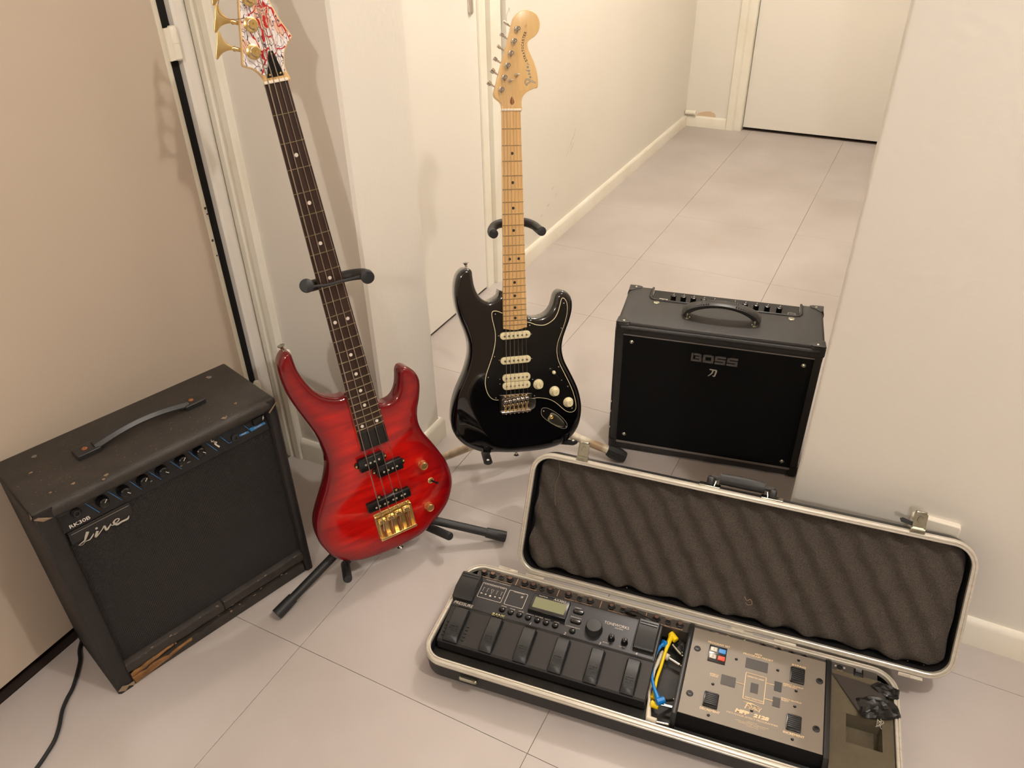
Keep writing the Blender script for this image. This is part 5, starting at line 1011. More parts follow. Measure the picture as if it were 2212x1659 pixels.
for x0, x1, nm, js, dc in groups:
    q_ = lambda a_: a_ + .0033 * (1 - a_ / .47)
    x0, x1, dc, js = q_(x0), q_(x1), q_(dc), [q_(a_) for a_ in js]
    xm = (x0 + x1) / 2; y = .0022
    if nm: b.text(nm, xm, y, .0024, .0003, m=JP, width=.013); w = .008
    else: w = 0
    b.ribbon([(x0, y + .002), (x0, y), (xm - w, y)], .0008, .0003, JP, sm=1); b.ribbon([(xm + w, y), (x1, y), (x1, y + .002)], .0008, .0003, JP, sm=1)
    b.text('EXT. PWR.', dc, .0205, .0016, .0003, m=JP, width=.013); b.text('9V', dc, .0186, .0014, .0003, m=JP, width=.004)
    for k, x in enumerate(js): b.text(('IN', 'OUT', 'IN')[k] if len(js) == 3 else ('IN', 'OUT')[k], x + .004, .0205, .0013, .0003, m=JP, width=.0045)
b.build('lettering', 'printo', jp)
b = MB()
for x, nm in ((.5383, 'MIDI'), (.5699, 'IN'), (.602, 'EFFECT|INPUT'), (.6305, 'EFFECT OUTPUT|LEFT/MONO'), (.6536, 'EFFECT|OUTPUT'), (.6768, 'BYPASS')):
    for q, l in enumerate(nm.split('|')): b.text(l, x, .0212 - q * .0022, .0016, .0003, m=JP, width=.0014 * len(l))
b.text('UNIT', .5165, .017, .0018, .0003, m=JP, width=.007); b.text('16.5V AC', .7370, .0072, .0015, .0003, m=JP, width=.010); b.text('POWER', .7370, .0052, .0015, .0003, m=JP, width=.008); b.text('ADAPTER', .7370, .0032, .0015, .0003, m=JP, width=.013)
b.text('POWER', .7684, .0212, .0016, .0003, m=JP, width=.013); b.text('ON', .7684, .0020, .0014, .0003, m=JP, width=.005)
b.build('lettering', 'printo', jp2)
for k, (x, y) in enumerate(D['J_m']):
    b = MB()
    if k == 0: screw(b, x, .018, 0, .0026, JP); b.build('screw', 'black', jp2); continue
    if k < 3: b.lathe([(.0095, 0), (.0095, .0015), (.0082, .0022), (.0078, .0008), (0, .0004)], 24, JP @ T(x, .0105, 0)); b.build('midi_socket', 'zinc', jp2)
    else: b.lathe([(.0072, 0), (.0072, .003), (.0062, .0042), (.0046, .0046), (.0034, .0046), (.0032, .001), (0, .001)], 18, JP @ T(x, .0125, 0)); b.build('jack_socket', 'black', jp2)
b = MB(); b.lathe([(.0048, 0), (.0048, .001), (.0038, .0012), (.0036, .0004), (0, .0004)], 16, JP @ T(.7368, .0142, 0)); b.build('power_socket', 'dark', jp2)
b = MB(); screw(b, .7294, .0148, 0, .0020, JP); screw(b, .7444, .0148, 0, .0020, JP); b.build('screw', 'silver', jp2)
b = MB(); b.prism(rrect(.7684, .0118, .0160, .0165, .0015, 2), 0, .002, .0006, JP); sw = b.build('power_switch', 'guard', jp2)
b = MB(); b.add([(.7634, .0050, .0024), (.7734, .0050, .0024), (.7734, .0118, .0018), (.7634, .0118, .0018), (.7734, .0185, .0048), (.7634, .0185, .0048)], [(0, 1, 2, 3), (3, 2, 4, 5)], JP); b.build('rocker', 'treadle', jp2)
# switching unit
PZ = .0615
b = MB(); b.prism([(.4748, .0435), (.7115, .0435), (.7115, .2315), (.4748, .2315)], PZ - .002, PZ, .0006, bseg=1); mp = b.build('control_panel', 'panel', case)
b = MB(); b.add([(.4745, .0435, PZ - .001), (.7125, .0435, PZ - .001), (.7125, .036, .018), (.4745, .036, .018)], [(0, 1, 2, 3)]); b.box(.464, .722, .032, .042, .0145, .026); b.build('panel_front', 'black', case)
for x0, x1 in ((.4655, .4745), (.7125, .7215)):
    b = MB(); R = []
    for y, z1 in ((.022, .036), (.029, .050), (.038, PZ + .0012), (.230, PZ + .0022), (.237, PZ + .001), (.2425, PZ - .005)): R.append([(x0, y, .014), (x1, y, .014), (x1, y, z1 - .001), (x1 - .0015, y, z1), (x0 + .0015, y, z1), (x0, y, z1 - .001)])
    b.rings(R); b.build('side_rail', 'black', case)
for q in D['M_sw']:
    cx_, cy_, w, h = quad_rect(q); b = MB(); b.prism(rrect(cx_, cy_ - .001, w, h * 1.0, .0012, 2), PZ, PZ + .003, .0005); fs = b.build('footswitch', 'guard', mp)
    for k in range(7):
        b = MB(); y = cy_ + h / 2 - .005 - k * (h - .006) / 7; z_ = PZ + .0075 - k * .0004; b.prism([(cx_ - w / 2 + .002, y - .0016), (cx_ + w / 2 - .002, y - .0016), (cx_ + w / 2 - .002, y + .0016), (cx_ - w / 2 + .002, y + .0016)], PZ, z_, .0007, bseg=2)
        b.build('tread_rib', 'black', fs)
for k, q in enumerate(D['M_win']):
    cx_, cy_, w, h = quad_rect(q); b = MB(); b.prism(rrect(cx_, cy_, w, h, .0008, 2), PZ - .001, PZ + .0005, 0); b.build('display_window', 'panel2' if k != 3 else 'pedal', mp)
cx_, cy_, w, h = quad_rect(D['M_box'][0]); b = MB(); x0, x1, y0, y1 = cx_ - w / 2, cx_ + w / 2, cy_ - h / 2 + .0054, cy_ + h / 2 + .0054; lwid = .0012; z_ = PZ + .0003
for pts in ([(x0, y0), (x1, y0)], [(x0, y1), (x1, y1)], [(x0, y0 - .0006), (x0, y1 + .0006)], [(x1, y0 - .0006), (x1, y1 + .0006)], [(.5628, .140), (x0, .140)], [(x1, .156), (.6275, .156)], [(x1, .123), (.6275, .123)]): b.ribbon(pts, lwid, z_, sm=1)
mt = [('PROGRAM SET', .5240, .2118, .0042, .040), ('MIDI', .5946, .2125, .0040, .012), ('PROGRAM PRESET', .5950, .2072, .0040, .053), ('BYPASS', .6660, .2112, .0042, .024), ('EFFECT', .5248, .1436, .0030, .016), ('INPUT', .5248, .1400, .0030, .014), ('EFFECTS UNIT', .5953, .1600, .0030, .029), ('TRAY POSITION', .5960, .1160, .0028, .031), ('EFFECT OUTPUT', .6590, .1655, .0028, .034), ('LEFT/MONO', .6535, .1620, .0028, .023), ('EFFECT OUTPUT', .6575, .1345, .0028, .034), ('RIGHT', .6470, .1310, .0028, .012), ('DECREMENT', .5270, .0690, .0046, .034), ('INCREMENT', .6650, .0700, .0046, .034)]
for s_, x, y, h_, w_ in mt: b.text(s_, x, y, h_, PZ + .0003, width=w_, bold=.02)
b.text('MFP', .5795, .0845, .0078, PZ + .0003, width=.024, shear=.2, bold=.06); b.text('2128', .6110, .0845, .0078, PZ + .0003, width=.026, shear=.2, bold=.06); b.text('TM', .5945, .0875, .0018, PZ + .0003)
b.text('MIDI FLOOR EFFECT PROGRAMMER', .5970, .0765, .0034, PZ + .0003, width=.085)
b.text('A PRODUCT OF', .5970, .0690, .0017, PZ + .0003, width=.017); b.text('PEAVEY ELECTRONICS CORPORATION', .5975, .0662, .0017, PZ + .0003, width=.054); b.text('MERIDIAN, MS. 39305  U.S.A.', .5975, .0634, .0017, PZ + .0003, width=.044); b.text('MADE IN U.S.A.', .5990, .0606, .0014, PZ + .0003, width=.02)
def lz(x, y): return (.5800 + x * .030, .0935 + y * .012)
for pts, w_ in (([(-.05, 1.0), (.45, .98), (1.0, .72)], [.0004, .0018, .0003]), ([(.10, -.1), (.22, .92)], .0018), ([(.22, .92), (.42, .82), (.36, .5), (.17, .42)], [.0016, .0018, .0016, .0008]), ([(.34, .38), (.48, .36), (.46, .62), (.36, .60), (.34, .12), (.50, .06)], .0012), ([(.50, .0), (.60, .62), (.66, .04)], .0013), ([(.53, .26), (.66, .26)], .0009), ([(.64, .62), (.72, .04), (.80, .60)], .0013), ([(.84, .60), (.76, .56), (.78, .08), (.86, .08)], .0011), ([(.86, .62), (.92, .34), (1.02, .66)], .0012), ([(.92, .34), (.88, -.1)], .0012)): b.ribbon([lz(*p) for p in pts], w_, PZ + .0003, sm=1)
b.build('lettering', 'printg', mp, (0, .0054, 0))
for x, y in D['M_scr']:
    b = MB(); b.lathe([(.0062, 0), (.0058, .0012), (.004, .0018), (.0026, .0018), (.0022, .0006), (0, .0006)], 18, T(x, y, PZ)); b.build('panel_screw', 'black', mp)
for k, (x, y) in enumerate(D['M_led']):
    b = MB(); b.lathe([(.0028, 0), (.0024, .0008), (.0014, .0002), (0, .0002)], 12, T(x, y, PZ)); b.build('indicator_hole', 'guard', mp)
cx_, cy_, w, h = quad_rect(D['M_ps'][0]); b = MB(); b.prism(rrect(cx_, cy_, w, h, .001, 2), PZ, PZ + .0015, .0004); ps = b.build('program_buttons', 'guard', mp)
for k, (dx, dy, mm_) in enumerate(((-.0075, .0085, 'silver'), (.0080, .0085, 'blueb'), (-.0075, -.0075, 'silver'), (.0080, -.0075, 'redled'))):
    b = MB(); b.prism(rrect(cx_ + dx, cy_ + dy, .0125, .0095, .001, 2), PZ + .001, PZ + .0032, .0006); b.build('button', mm_, ps)
b = MB(); b.text('1', cx_ - .0075, cy_ + .0085, .004, PZ + .0035); b.text('2', cx_ - .0075, cy_ - .0075, .004, PZ + .0035); b.build('lettering', 'ink', ps)
# foam insert at the right with its square well
b = MB(); fx0, fx1, fy0, fy1, fz = .7218, .8235, .012, .2275, .0535; hx0, hx1, hy0, hy1 = .7480, .8052, .0855, .1415
for (x0, x1, y0, y1) in ((fx0, hx0, fy0, fy1), (hx1, fx1, .04, .215), (hx0, hx1, hy1, fy1), (hx0, hx1, fy0, hy0)): b.box(x0, x1, y0, y1, .0145, fz)
b.box(hx0, hx1, hy0, hy1, .0145, .019); b.build('foam_insert', 'foam2', case)
b = MB(); P = [(.7225, .2175, .055), (.8010, .210, .0575), (.8105, .187, .064), (.792, .165, .066), (.7700, .1440, .060)]; b.add(P, [(0, 1, 2, 3, 4)]); b.add([(x, y, z_ - .0012) for x, y, z_ in P], [(4, 3, 2, 1, 0)]); b.build('flap', 'panel2', case, label='loose dark grey flap half covering the foam')
def crumple(o, z0, dz, seed, off, mname):
    oo = [(p.x, p.y) for p in resample([(x, y, 0) for x, y in o], 36)]; c = Vector((sum(p[0] for p in oo) / 36, sum(p[1] for p in oo) / 36)); b = MB(); R = []
    for k in (1, .85, .65, .45, .25, .08): R.append([(c.x + (x - c.x) * k, c.y + (y - c.y) * k, z0 + dz * (1 - k) + off * noise.noise(Vector((x * k * 70 + seed, y * k * 70, k * 3)))) for x, y in oo])
    R = [[(x, y, z_ - .0015) for x, y, z_ in R[0]]] + R; b.rings(R); return b.build('tape_wad', 'tapeb', case, label='crumpled black tape', smooth=25)
crumple(D['F_tape'], .0615, .010, 3, .007, 0); crumple(D['F_tape2'], .0605, .004, 9, .005, 0)
b = MB(); rr = random.Random(3)
for k in range(5):
    x, y = .799 + rr.uniform(-.006, .006), .1375 + rr.uniform(-.003, .003); b.tube([(x, y, .066), (x + rr.uniform(-.004, .004), y - .006, .068), (x + rr.uniform(-.008, .004), y - .01, .060)], .0006, 5, 3)
b.build('frayed_strand', 'silver', case, kind='stuff')

# ------------------------------------------------------------------ multi effects pedal
fx = thing('multi_effects_pedal', 'black multi effects floor pedal with six treadles and a small display', 'effects pedal', MC @ T(.21, .13, .0145))
FO = (.21, .13, .0145)
def pf(b, name, m, parent=fx, **k): return b.build(name, m, parent, FO, **k)
prof = [(.0625, .0145), (.0555, .022), (.0545, .0425), (.0575, .0465), (.1285, .0590), (.1305, .0620), (.2100, .0665), (.2145, .0640), (.2145, .0145)]
b = MB(); R = []
for x, e in ((.0125, .0015), (.0140, 0), (.4165, 0), (.4180, .0015)): R.append([(x, y + (e if y < .1 else -e), z_ - (e if z_ > .02 else 0)) for y, z_ in prof])
b.rings(R); pf(b, 'housing', 'pedal', smooth=30)
sl = (.0665 - .0620) / (.2100 - .1305); CP = fr((0, .1305, .0621), (1, 0, 0), (0, cos(sl), sin(sl)), (0, -sin(sl), cos(sl)))
cy = lambda y: y - .1305
b = MB(); b.prism([(.0545, .0008), (.414, .0008), (.414, .010), (.371, .010), (.371, .078), (.0545, .078)], 0, .0008, .0003, CP, bseg=1); cpn = pf(b, 'control_panel', 'pedal2')
for x0, x1 in ((.0085, .0510), (.3735, .4135)):
    b = MB(); R = []
    for x, e in ((x0, .002), (x0 + .002, 0), (x1 - .002, 0), (x1, .002)): R.append([(x, .1425 + e, .060), (x, .1425 + e, .0700), (x, .1450 + e, .0725 - e), (x, .1620, .0805 - e), (x, .2010 - e, .0820 - e), (x, .2040 - e, .0790), (x, .2040 - e, .060)])
    b.rings(R); eb = pf(b, 'end_cover', 'treadle')
    b = MB(); [b.tube([(x0 + .004, y, .0822), (x1 - .004, y, .0822)], .0011, 6) for y in (.1965, .1905)]; pf(b, 'ridge', 'guard', eb)
for k, q in enumerate(D['A_tr']):
    cx_, cy_, w, h = quad_rect(q); cx_ += .002 * 0
    y0, y1 = .0545, .1245 - .0010 * k; zb = lambda y: .0465 + (y - .0575) * (.0590 - .0465) / (.1285 - .0575)
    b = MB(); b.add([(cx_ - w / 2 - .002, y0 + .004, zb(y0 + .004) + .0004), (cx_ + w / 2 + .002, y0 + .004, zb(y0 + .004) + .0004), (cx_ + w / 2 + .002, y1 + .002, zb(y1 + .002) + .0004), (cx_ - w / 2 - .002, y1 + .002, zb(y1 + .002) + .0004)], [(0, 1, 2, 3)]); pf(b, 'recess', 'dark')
    b = MB(); R = []
    for x, e in ((cx_ - w / 2, .0015), (cx_ - w / 2 + .0015, 0), (cx_ + w / 2 - .0015, 0), (cx_ + w / 2, .0015)):
        R.append([(x, y1, zb(y1) - .002), (x, y1 - e, .0668 - e), (x, y1 - .004, .0682 - e), (x, .078, .0632 - e), (x, .068, .0605 - e), (x, .0605, .0560 - e), (x, y0 + .001, .0490), (x, y0 + .0015, .044)])
    b.rings(R); tr = pf(b, 'treadle', 'treadle', smooth=30)
    b = MB()
    for r_ in range(5):
        for c_ in range(4 if k else 5): x = cx_ + (c_ - (1.5 if k else 2)) * .0038; y = .0640 + r_ * .0042; z_ = .0580 + (y - .064) * .36 + (.0006 if r_ > 1 else 0); b.prism(circ(x, y, .0009, 6), z_ - .001, z_ + .0009, 0)
    pf(b, 'grip_dots', 'treadle', tr, kind='stuff')
b = MB()
for sx in (.0215, .0605):
    for r_ in range(5): b.prism(rrect(sx + (.0 if sx < .04 else .002), .066 + r_ * .0072, .0062, .0022, .001, 2), .0460 + .0012 * r_, .0500 + .00128 * r_, .0006)
pf(b, 'side_ribs', 'pedal')
for k, (x, y) in enumerate(D['A_btn']):
    b = MB()
    if k < 8: b.lathe([(.0056, 0), (.0056, .0016), (.0046, .0036), (.003, .0042), (0, .0043)], 18, CP @ T(x, cy(y), .0006)); o = circ(x, cy(y), .0068, 20)
    else: b.prism(rrect(x, cy(y), .0200, .0088, .0043, 6), .0006, .0040, .0012, CP); o = rrect(x, cy(y), .0225, .0112, .0055, 6)
    bt = pf(b, 'button', 'guard', cpn)
    b = MB(); b.rings([[(p[0], p[1], .0009) for p in o], [(p[0] * .999 + x * .001, p[1], .0013) for p in o], [(x + (p[0] - x) * .9, cy(y) + (p[1] - cy(y)) * .9, .0009) for p in o]], CP, cap=False); pf(b, 'button_ring', 'dark', bt)
kx, ky = D['A_knob'][0]; b = MB(); b.lathe([(.0168, 0), (.0168, .003), (.0160, .004), (.0152, .013), (.0140, .0145), (0, .0148)], 36, CP @ T(kx, cy(ky) - .001, .0006)); pf(b, 'value_dial', 'treadle', cpn)
for x, y in D['A_knob'][1:]:
    b = MB(); b.lathe([(.0068, 0), (.0060, .004), (.0052, .010), (.0036, .0115), (0, .0116)], 16, CP @ T(x, cy(y) - .001, .0006)); kb = pf(b, 'small_knob', 'guard', cpn)
    b = MB(); b.prism(rrect(x, cy(y) - .001, .0018, .0085, .0006, 2), .0115, .0140, .0004, CP); pf(b, 'pointer', 'guard', kb)
b = MB(); b.prism([(.1625, .0285), (.2385, .0285), (.2375, .0695), (.1635, .0695)], 0, .0105, .0015, CP); lc = pf(b, 'display_bezel', 'lcdb', cpn)
b = MB(); b.prism(rrect(.2010, .0485, .0640, .0250, .0008, 2), .0100, .0108, 0, CP); pf(b, 'display', 'lcd', lc)
b = MB(); b.text('AX30G', .2165, .0655, .0052, .0109, m=CP, width=.025, shear=.2); b.text('ToneWorks', .1830, .0655, .0028, .0109, m=CP, width=.018); pf(b, 'lettering', 'print', lc)
b = MB(); z_ = .0010
def frame(q, w=.0008):
    cx_, cy_, ww, hh_ = quad_rect(q); o = rrect(cx_, cy(cy_), ww, hh_, .002, 3); b.rings([[(p[0], p[1], z_) for p in o], [(cx_ + (p[0] - cx_) * (1 - w * 2 / ww * 1.0), cy(cy_) + (p[1] - cy(cy_)) * (1 - w * 2 / hh_), z_) for p in o]], CP, cap=False)
frame(D['A_tun']); frame(D['A_dsp'], .0009)
b.text('AUTO CHROMATIC TUNER', .0790, cy(.1962), .0022, z_, m=CP, width=.044); b.text('INTEGRATED EFFECTS HYPER PERFORMANCE', .0830, cy(.2070), .0020, z_, m=CP, width=.052)
for k, x in enumerate((.0600, .0690, .0790, .0890, .0985)):
    if k in (0, 4): s_ = 1 if k == 0 else -1; b.add([(x - .002 * s_, cy(.1725) - .0018, z_), (x - .002 * s_, cy(.1725) + .0018, z_), (x + .003 * s_, cy(.1725), z_)], [(0, 1, 2)], CP)
    else: b.prism(circ(x, cy(.1722 if k != 2 else .1712), .0016 if k != 2 else .0022, 10), z_, z_ + .0001, 0, CP)
    if k != 2: b.ribbon([(x, cy(.178)), (x, cy(.185))], .0005, z_, CP, sm=1); b.text(('-50', '-25', '', '+25', '+50')[k], x, cy(.187), .0015, z_, m=CP, width=.004)
b.ribbon([(.0765, cy(.187)), (.0815, cy(.187)), (.0790, cy(.176)), (.0765, cy(.187))], .0006, z_, CP, sm=1)
b.text('EXPRESSION', .1320, cy(.1960), .0020, z_, m=CP, width=.022); b.text('#', .1405, cy(.1885), .0055, z_, m=CP)
for k, s_ in enumerate(('DRIVE', 'TONE', 'MOD', 'AMBIENCE', 'REVERB', 'EDIT', 'LEVEL')): x, y = D['A_btn'][k]; b.text(s_, x + .001, cy(y) + .0088, .0022, z_, m=CP, width=.0105 if len(s_) < 6 else .016)
b.text('CABINET', .2540, cy(.1983), .0020, z_, m=CP, width=.014); b.text('WRITE/EXIT', .2560, cy(.1755), .0020, z_, m=CP, width=.022); b.text('COMPARE/WRITE', .2560, cy(.1528), .0020, z_, m=CP, width=.028)
b.text('TONEWORKS', .3340, cy(.1835), .0062, z_, m=CP, width=.048); b.text('AX30G', .3400, cy(.1770), .0028, z_, m=CP, width=.016); b.text('OUTPUT', .3240, cy(.1395), .0020, z_, m=CP, width=.012); b.text('LEVEL', .3560, cy(.1405), .0020, z_, m=CP, width=.012)
for s_, x in (('1', .1765), ('2', .2455), ('3', .3140), ('4', .3830)): b.text(s_, x, cy(.1348), .0056, z_, m=CP, shear=.2)
pf(b, 'lettering', 'print', cpn)
b = MB(); TP = fr((0, .1285, .0592), (1, 0, 0), (0, .985, .17), (0, -.17, .985)); b.text('PRESSURE', .0365, .0088 - .001, .0062, .0036, m=TP, width=.040, shear=.15); pf(b, 'lettering', 'print')
b = MB(); b.text('BANK', .1110, .0055, .0058, .0030, m=TP, width=.026, shear=.15); pf(b, 'lettering', 'printy', label='yellow printed lettering')

# ------------------------------------------------------------------ patch cables in the gap
def cable(label, pts, z0, m, r, plugs, jacks, heads):
    t = tag(MB().tube([(x, y, z_) for x, y, z_ in pts], r, 10, 6).build('patch_cable', m), label, 'cable', 'patch cables in the case'); t.matrix_world = MC
    for (p, q) in plugs: b = MB(); b.tube([p, tuple(Vector(p).lerp(Vector(q), .5)), q], [.0030, .0042, .0052], 10); b.build('strain_relief', m, t)
    for (p, q) in heads: b = MB(); d = (Vector(q) - Vector(p)).normalized(); P_, Q_ = Vector(p), Vector(q); b.tube([P_ - d * .005, P_ - d * .004, Q_, Q_ + d * .001], [.0045, .0064, .0064, .005], 14); b.build('plug_head', m, t)
    for (p, q) in jacks:
        P_, Q_ = Vector(p), Vector(q); d = (Q_ - P_).normalized(); b = MB(); b.tube([P_, Q_ - d * .0062, Q_ - d * .006, Q_ - d * .0045, Q_ - d * .004, Q_ - d * .0015, Q_], [.0030, .0030, .0022, .0030, .0022, .0028, .0008], 12); b.build('jack_tip', 'chrome', t)
    return t
cb = D['C_blue']; z_ = [.040, .043, .045, .045, .044, .043, .042, .041, .040]
cable('short blue patch cable with angled plugs in the open case', [(p[0], p[1], q) for p, q in zip(cb[1:8], z_[1:])], 0, 'cblue', .0030, [((cb[5][0], cb[5][1], .043), (cb[7][0], cb[7][1], .041)), ((cb[1][0], cb[1][1], .043), (cb[0][0], cb[0][1], .041))], [((.4450, .0730, .036), (.4665, .0900, .026))], [((cb[7][0], cb[7][1], .041), (.4480, .0722, .041)), ((cb[0][0] - .001, cb[0][1], .041), (cb[0][0] + .006, cb[0][1] + .002, .036))])
cy_l = D['C_yel']
cable('short yellow patch cable with angled plugs in the open case', [(p[0], p[1], q) for p, q in zip(cy_l[2:8], (.040, .040, .038, .035, .032, .030))], 0, 'cyel', .0030, [((cy_l[3][0], cy_l[3][1] + .004, .040), (cy_l[1][0] - .001, cy_l[1][1] - .004, .040)), ((cy_l[6][0], cy_l[6][1], .032), (cy_l[7][0], cy_l[7][1], .030))], [((.4440, .0690, .030), (.4702, .0706, .030)), ((.4402, .2010, .032), (.4645, .1851, .026))], [((cy_l[1][0], cy_l[1][1], .040), (.4455, .2085, .038)), ((cy_l[8][0], cy_l[8][1] + .003, .030), (.4405, .0640, .030))])
cw = D['C_whi']
cable('short off-white patch cable with angled plugs beside the yellow one', [(p[0], p[1], .027) for p in cw[1:8]], 0, 'cwhi', .0028, [((cw[3][0], cw[3][1], .027), (cw[1][0], cw[1][1], .028)), ((cw[6][0], cw[6][1], .027), (cw[8][0] - .001, cw[8][1] + .004, .027))], [((.4405, .1712, .028), (.4669, .1623, .027)), ((.4415, .0345, .026), (.4696, .0370, .026))], [((cw[1][0] + .002, cw[1][1] - .002, .028), (.4385, .1725, .028)), ((cw[8][0], cw[8][1] + .002, .026), (.4425, .0350, .026))])
b = MB(); rr = random.Random(12); c = Vector((.4570, .2080, .024)); R = []
for k in range(7):
    a_ = -1.35 + 2.7 * k / 6; R.append([tuple(c + Vector((.011 * cos(a_) * cos(2 * pi * q / 18), .018 * cos(a_) * sin(2 * pi * q / 18), .010 * sin(a_))) * (1 + .5 * noise.noise(Vector((cos(q * .7) * 3, sin(q * .7) * 3, k * .9))))) for q in range(18)])
b.rings(R); o = b.build('plastic_bag', 'bag', smooth=20); o.matrix_world = MC; tag(o, 'crumpled grey plastic lump beside the yellow plug in the case', 'plastic bag')
b = MB(); b.tube([(.3430, .2330, .052), (.352, .226, .064), (.372, .2200, .068), (.388, .212, .0725), (.40, .216, .066), (.404, .226, .052)], .0055, 10, 5, flat=.4); o = b.build('velcro_strap', 'tapeb'); o.matrix_world = MC; tag(o, 'black strap end sticking up behind the multi effects pedal', 'strap')

# ------------------------------------------------------------------ lid, slid along its hinges and leaning on the wall
la, lt = .1185, 1.083; ld = Vector((cos(la), sin(la), 0)); le = Vector((-sin(la) * cos(lt), cos(la) * cos(lt), sin(lt))); ln = ld.cross(le)
ML = fr((-.529, .998, .060), ld, le, ln); LL, LD = .822, .257
lid = thing('case_lid', 'black case lid lined with wavy grey foam, leaning open against the right wall', 'case lid', ML)
b = MB(); casebody(b, LL, LD, [(.012, -.059), (.005, -.056), (.0025, -.040), (.0025, -.006), (.009, -.006), (.010, -.048), (.016, -.0535)]); b.build('shell', 'shell', lid, smooth=45)
b = MB(); casebody(b, LL, LD, [(d, z_ - .0594) for d, z_ in RIM] + [(RIM[0][0], RIM[0][1] - .0594)], cap=False); b.build('rim', 'alu', lid, smooth=30)
b = MB(); nx, ny_ = 150, 46; x0, x1, y0, y1 = .019, LL - .016, .016, LD - .0125; per = .0425; th_ = math.radians(-56); dx_, dy_ = cos(th_ + pi / 2), sin(th_ + pi / 2)
def fh(x, y):
    ph = 2 * pi * (x * dx_ + y * dy_) / per; q = 2 * pi * (x * cos(th_) + y * sin(th_)) / .062
    return .0050 * sin(ph + .25 * sin(q)) + .0016 * sin(q + .7 * sin(ph)) + .0010 * noise.noise(Vector((x * 60, y * 60, 0)))
def fe(x, y):     # rounded footprint with a wavy cut edge
    return x, y
R = []; v = []; f = []
for j in range(ny_ + 1):
    for i in range(nx + 1):
        u_, w_ = i / nx, j / ny_
        yb = y0 + .004 * sin(2 * pi * (x0 + (x1 - x0) * u_) / .075) + .012 * u_ * 0; yt = y1
        xl = x0 + .0022 * sin(2 * pi * w_ * LD / .07)
        x = xl + (x1 - xl) * u_; y = yb + (yt - yb) * w_
        cr = .026; ex = min(x - x0, x1 - x); ey = min(y - y0, y1 - y)
        if ex < cr and ey < cr:
            d_ = sqrt((cr - ex) ** 2 + (cr - ey) ** 2)
            if d_ > cr:
                k_ = cr / d_; cx_ = x0 + cr if x - x0 < cr else x1 - cr; cyy = y0 + cr if y - y0 < cr else y1 - cr; x = cx_ + (x - cx_) * k_; y = cyy + (y - cyy) * k_
        edge = min(1, min(min(i, nx - i) / 3, min(j, ny_ - j) / 3)); z_ = -.0185 + fh(x, y) - .005 * (1 - edge) ** 2
        v.append((x, y, z_))
for j in range(ny_):
    for i in range(nx): a_ = j * (nx + 1) + i; f.append((a_, a_ + 1, a_ + nx + 2, a_ + nx + 1))
bd = [i for i in range(nx + 1)] + [j * (nx + 1) + nx for j in range(1, ny_ + 1)] + [ny_ * (nx + 1) + i for i in range(nx - 1, -1, -1)] + [j * (nx + 1) for j in range(ny_ - 1, 0, -1)]
o0 = len(v); v += [(v[i][0], v[i][1], -.052) for i in bd]
for k in range(len(bd)): k2 = (k + 1) % len(bd); f.append((bd[k], bd[k2], o0 + k2, o0 + k))
b.add(v, f); b.build('foam_lining', 'foam', lid, smooth=70)
b = MB(); rr = random.Random(8)
for k in range(7):
    x = rr.uniform(.05, .78); b.prism(circ(x, .0115 + rr.uniform(-.002, .001), .0012, 6), -.050, -.030, 0) if 0 else b.lathe([(.0015, 0), (.001, .001), (0, .0012)], 8, T(x, .0125, -.030) @ RX(-pi / 2))
b.tube([(.052, .25, -.014), (.060, .22, -.012), (.056, .19, -.010), (.062, .15, -.012)], .0003, 4, 5)
b.tube([(.455, .062, -.010), (.460, .056, -.008), (.466, .060, -.009), (.470, .052, -.008), (.463, .048, -.009), (.458, .052, -.008)], .0007, 5, 4)
b.build('lint', 'peel', lid, kind='stuff')
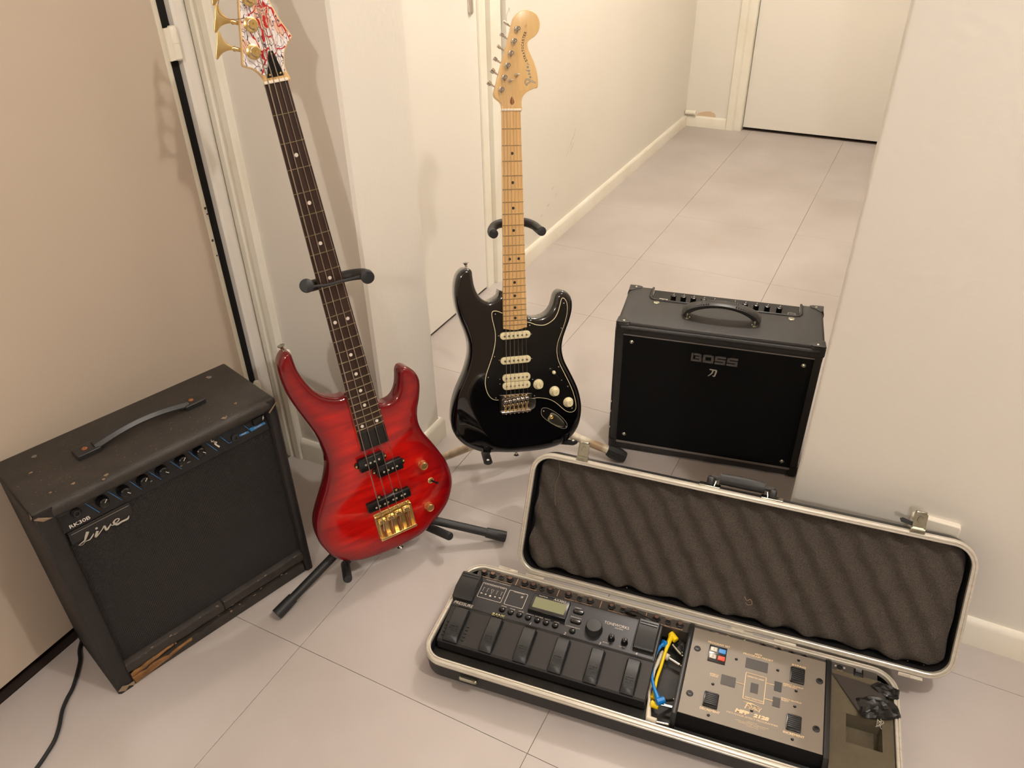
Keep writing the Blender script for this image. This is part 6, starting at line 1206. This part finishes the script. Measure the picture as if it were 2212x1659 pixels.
for x in (.104, .7165):    # draw latches standing up from the far rim
    b = MB(); b.prism(rrect(x, LD + .003, .024, .009, .001, 2), -.006, .002, .001); b.tube([(x - .0105, LD + .006, .002), (x + .0105, LD + .006, .002)], .0028, 8); lt_ = b.build('latch', 'zinc', lid)
    b = MB(); b.prism([(x - .0095, LD + .005), (x + .0095, LD + .005), (x + .0105, LD + .030), (x + .009, LD + .0385), (x - .009, LD + .0385), (x - .0105, LD + .030)], -.001, .0012, .0006, bseg=1); b.prism([(x - .0085, LD + .0335), (x + .0085, LD + .0335), (x + .0085, LD + .0385), (x - .0085, LD + .0385)], .0, .0045, .001)
    for sx in (-1, 1): b.box(x + sx * .0100 - .0008, x + sx * .0100 + .0008, LD + .006, LD + .034, .0, .0038)
    b.tube([(x + .004, LD + .026, .002), (x + .001, LD + .0285, .002), (x - .003, LD + .026, .002), (x - .004, LD + .021, .002), (x - .001, LD + .0175, .002), (x + .003, LD + .0185, .002)], .0009, 6, 4); b.tube([(x - .002, LD + .030, .0015), (x - .002, LD + .0255, .0015)], .0008, 6)
    b.build('latch_lever', 'zinc', lt_)
b = MB(); b.prism([(.688, LD + .012), (.708, LD + .009), (.708, LD + .016), (.690, LD + .0205), (.685, LD + .018)], -.0035, -.0015, .0005, bseg=1); b.build('latch_tab', 'black', lid)
# carrying handle
hx0, hx1 = .352, .472
b = MB(); R = []
for i in range(15):
    t_ = i / 14; x = .3705 + .084 * t_; w = .0112 + .0012 * sin(pi * t_) + .0006 * noise.noise(Vector((i * .9, 0, 0))); R.append([(x, LD + .0165 + w * .95 * cos(2 * pi * q / 16) + .001 * sin(pi * t_), -.022 + w * sin(2 * pi * q / 16)) for q in range(16)])
b.rings(R); hg = b.build('carry_handle', 'rubber', lid, smooth=60)
b = MB(); b.tube([(.3712, LD + .0165 + .0115 * cos(a_), -.022 + .0115 * sin(a_)) for a_ in [k * pi / 8 for k in range(16)]], .0009, 5, closed=True); b.tube([(.4535, LD + .0165 + .0115 * cos(a_), -.022 + .0115 * sin(a_)) for a_ in [k * pi / 8 for k in range(16)]], .0009, 5, closed=True); b.build('stitched_edge', 'black', hg)
for x in (.3545, .4695):
    b = MB(); b.prism(rrect(x, LD + .010, .014, .016, .004, 3), -.031, -.012, .003, bot=True); b.tube([(x, LD + .0165, -.022), (x + (.018 if x < .4 else -.018), LD + .0165, -.022)], .0045, 8); b.build('handle_mount', 'black', hg)
    b = MB(); b.prism(rrect(x, LD + .0008, .040, .004, .001, 2), -.030, -.004, .0008); b.tube([(x + (.008 if x < .4 else -.008), LD + .002, -.012), (x + (.010 if x < .4 else -.010), LD + .012, -.014)], .0012, 6); b.build('mount_plate', 'zinc', hg)
for x in (.10 - .055, .56 - .02, .755):
    b = MB(); b.prism(rrect(x, -.0035, .040, .006, .001, 2), -.004, -.0005, .0006); b.tube([(x, -.0045, -.001), (x + .02, -.0045, -.001)], .0022, 8); b.build('hinge', 'alu', lid)
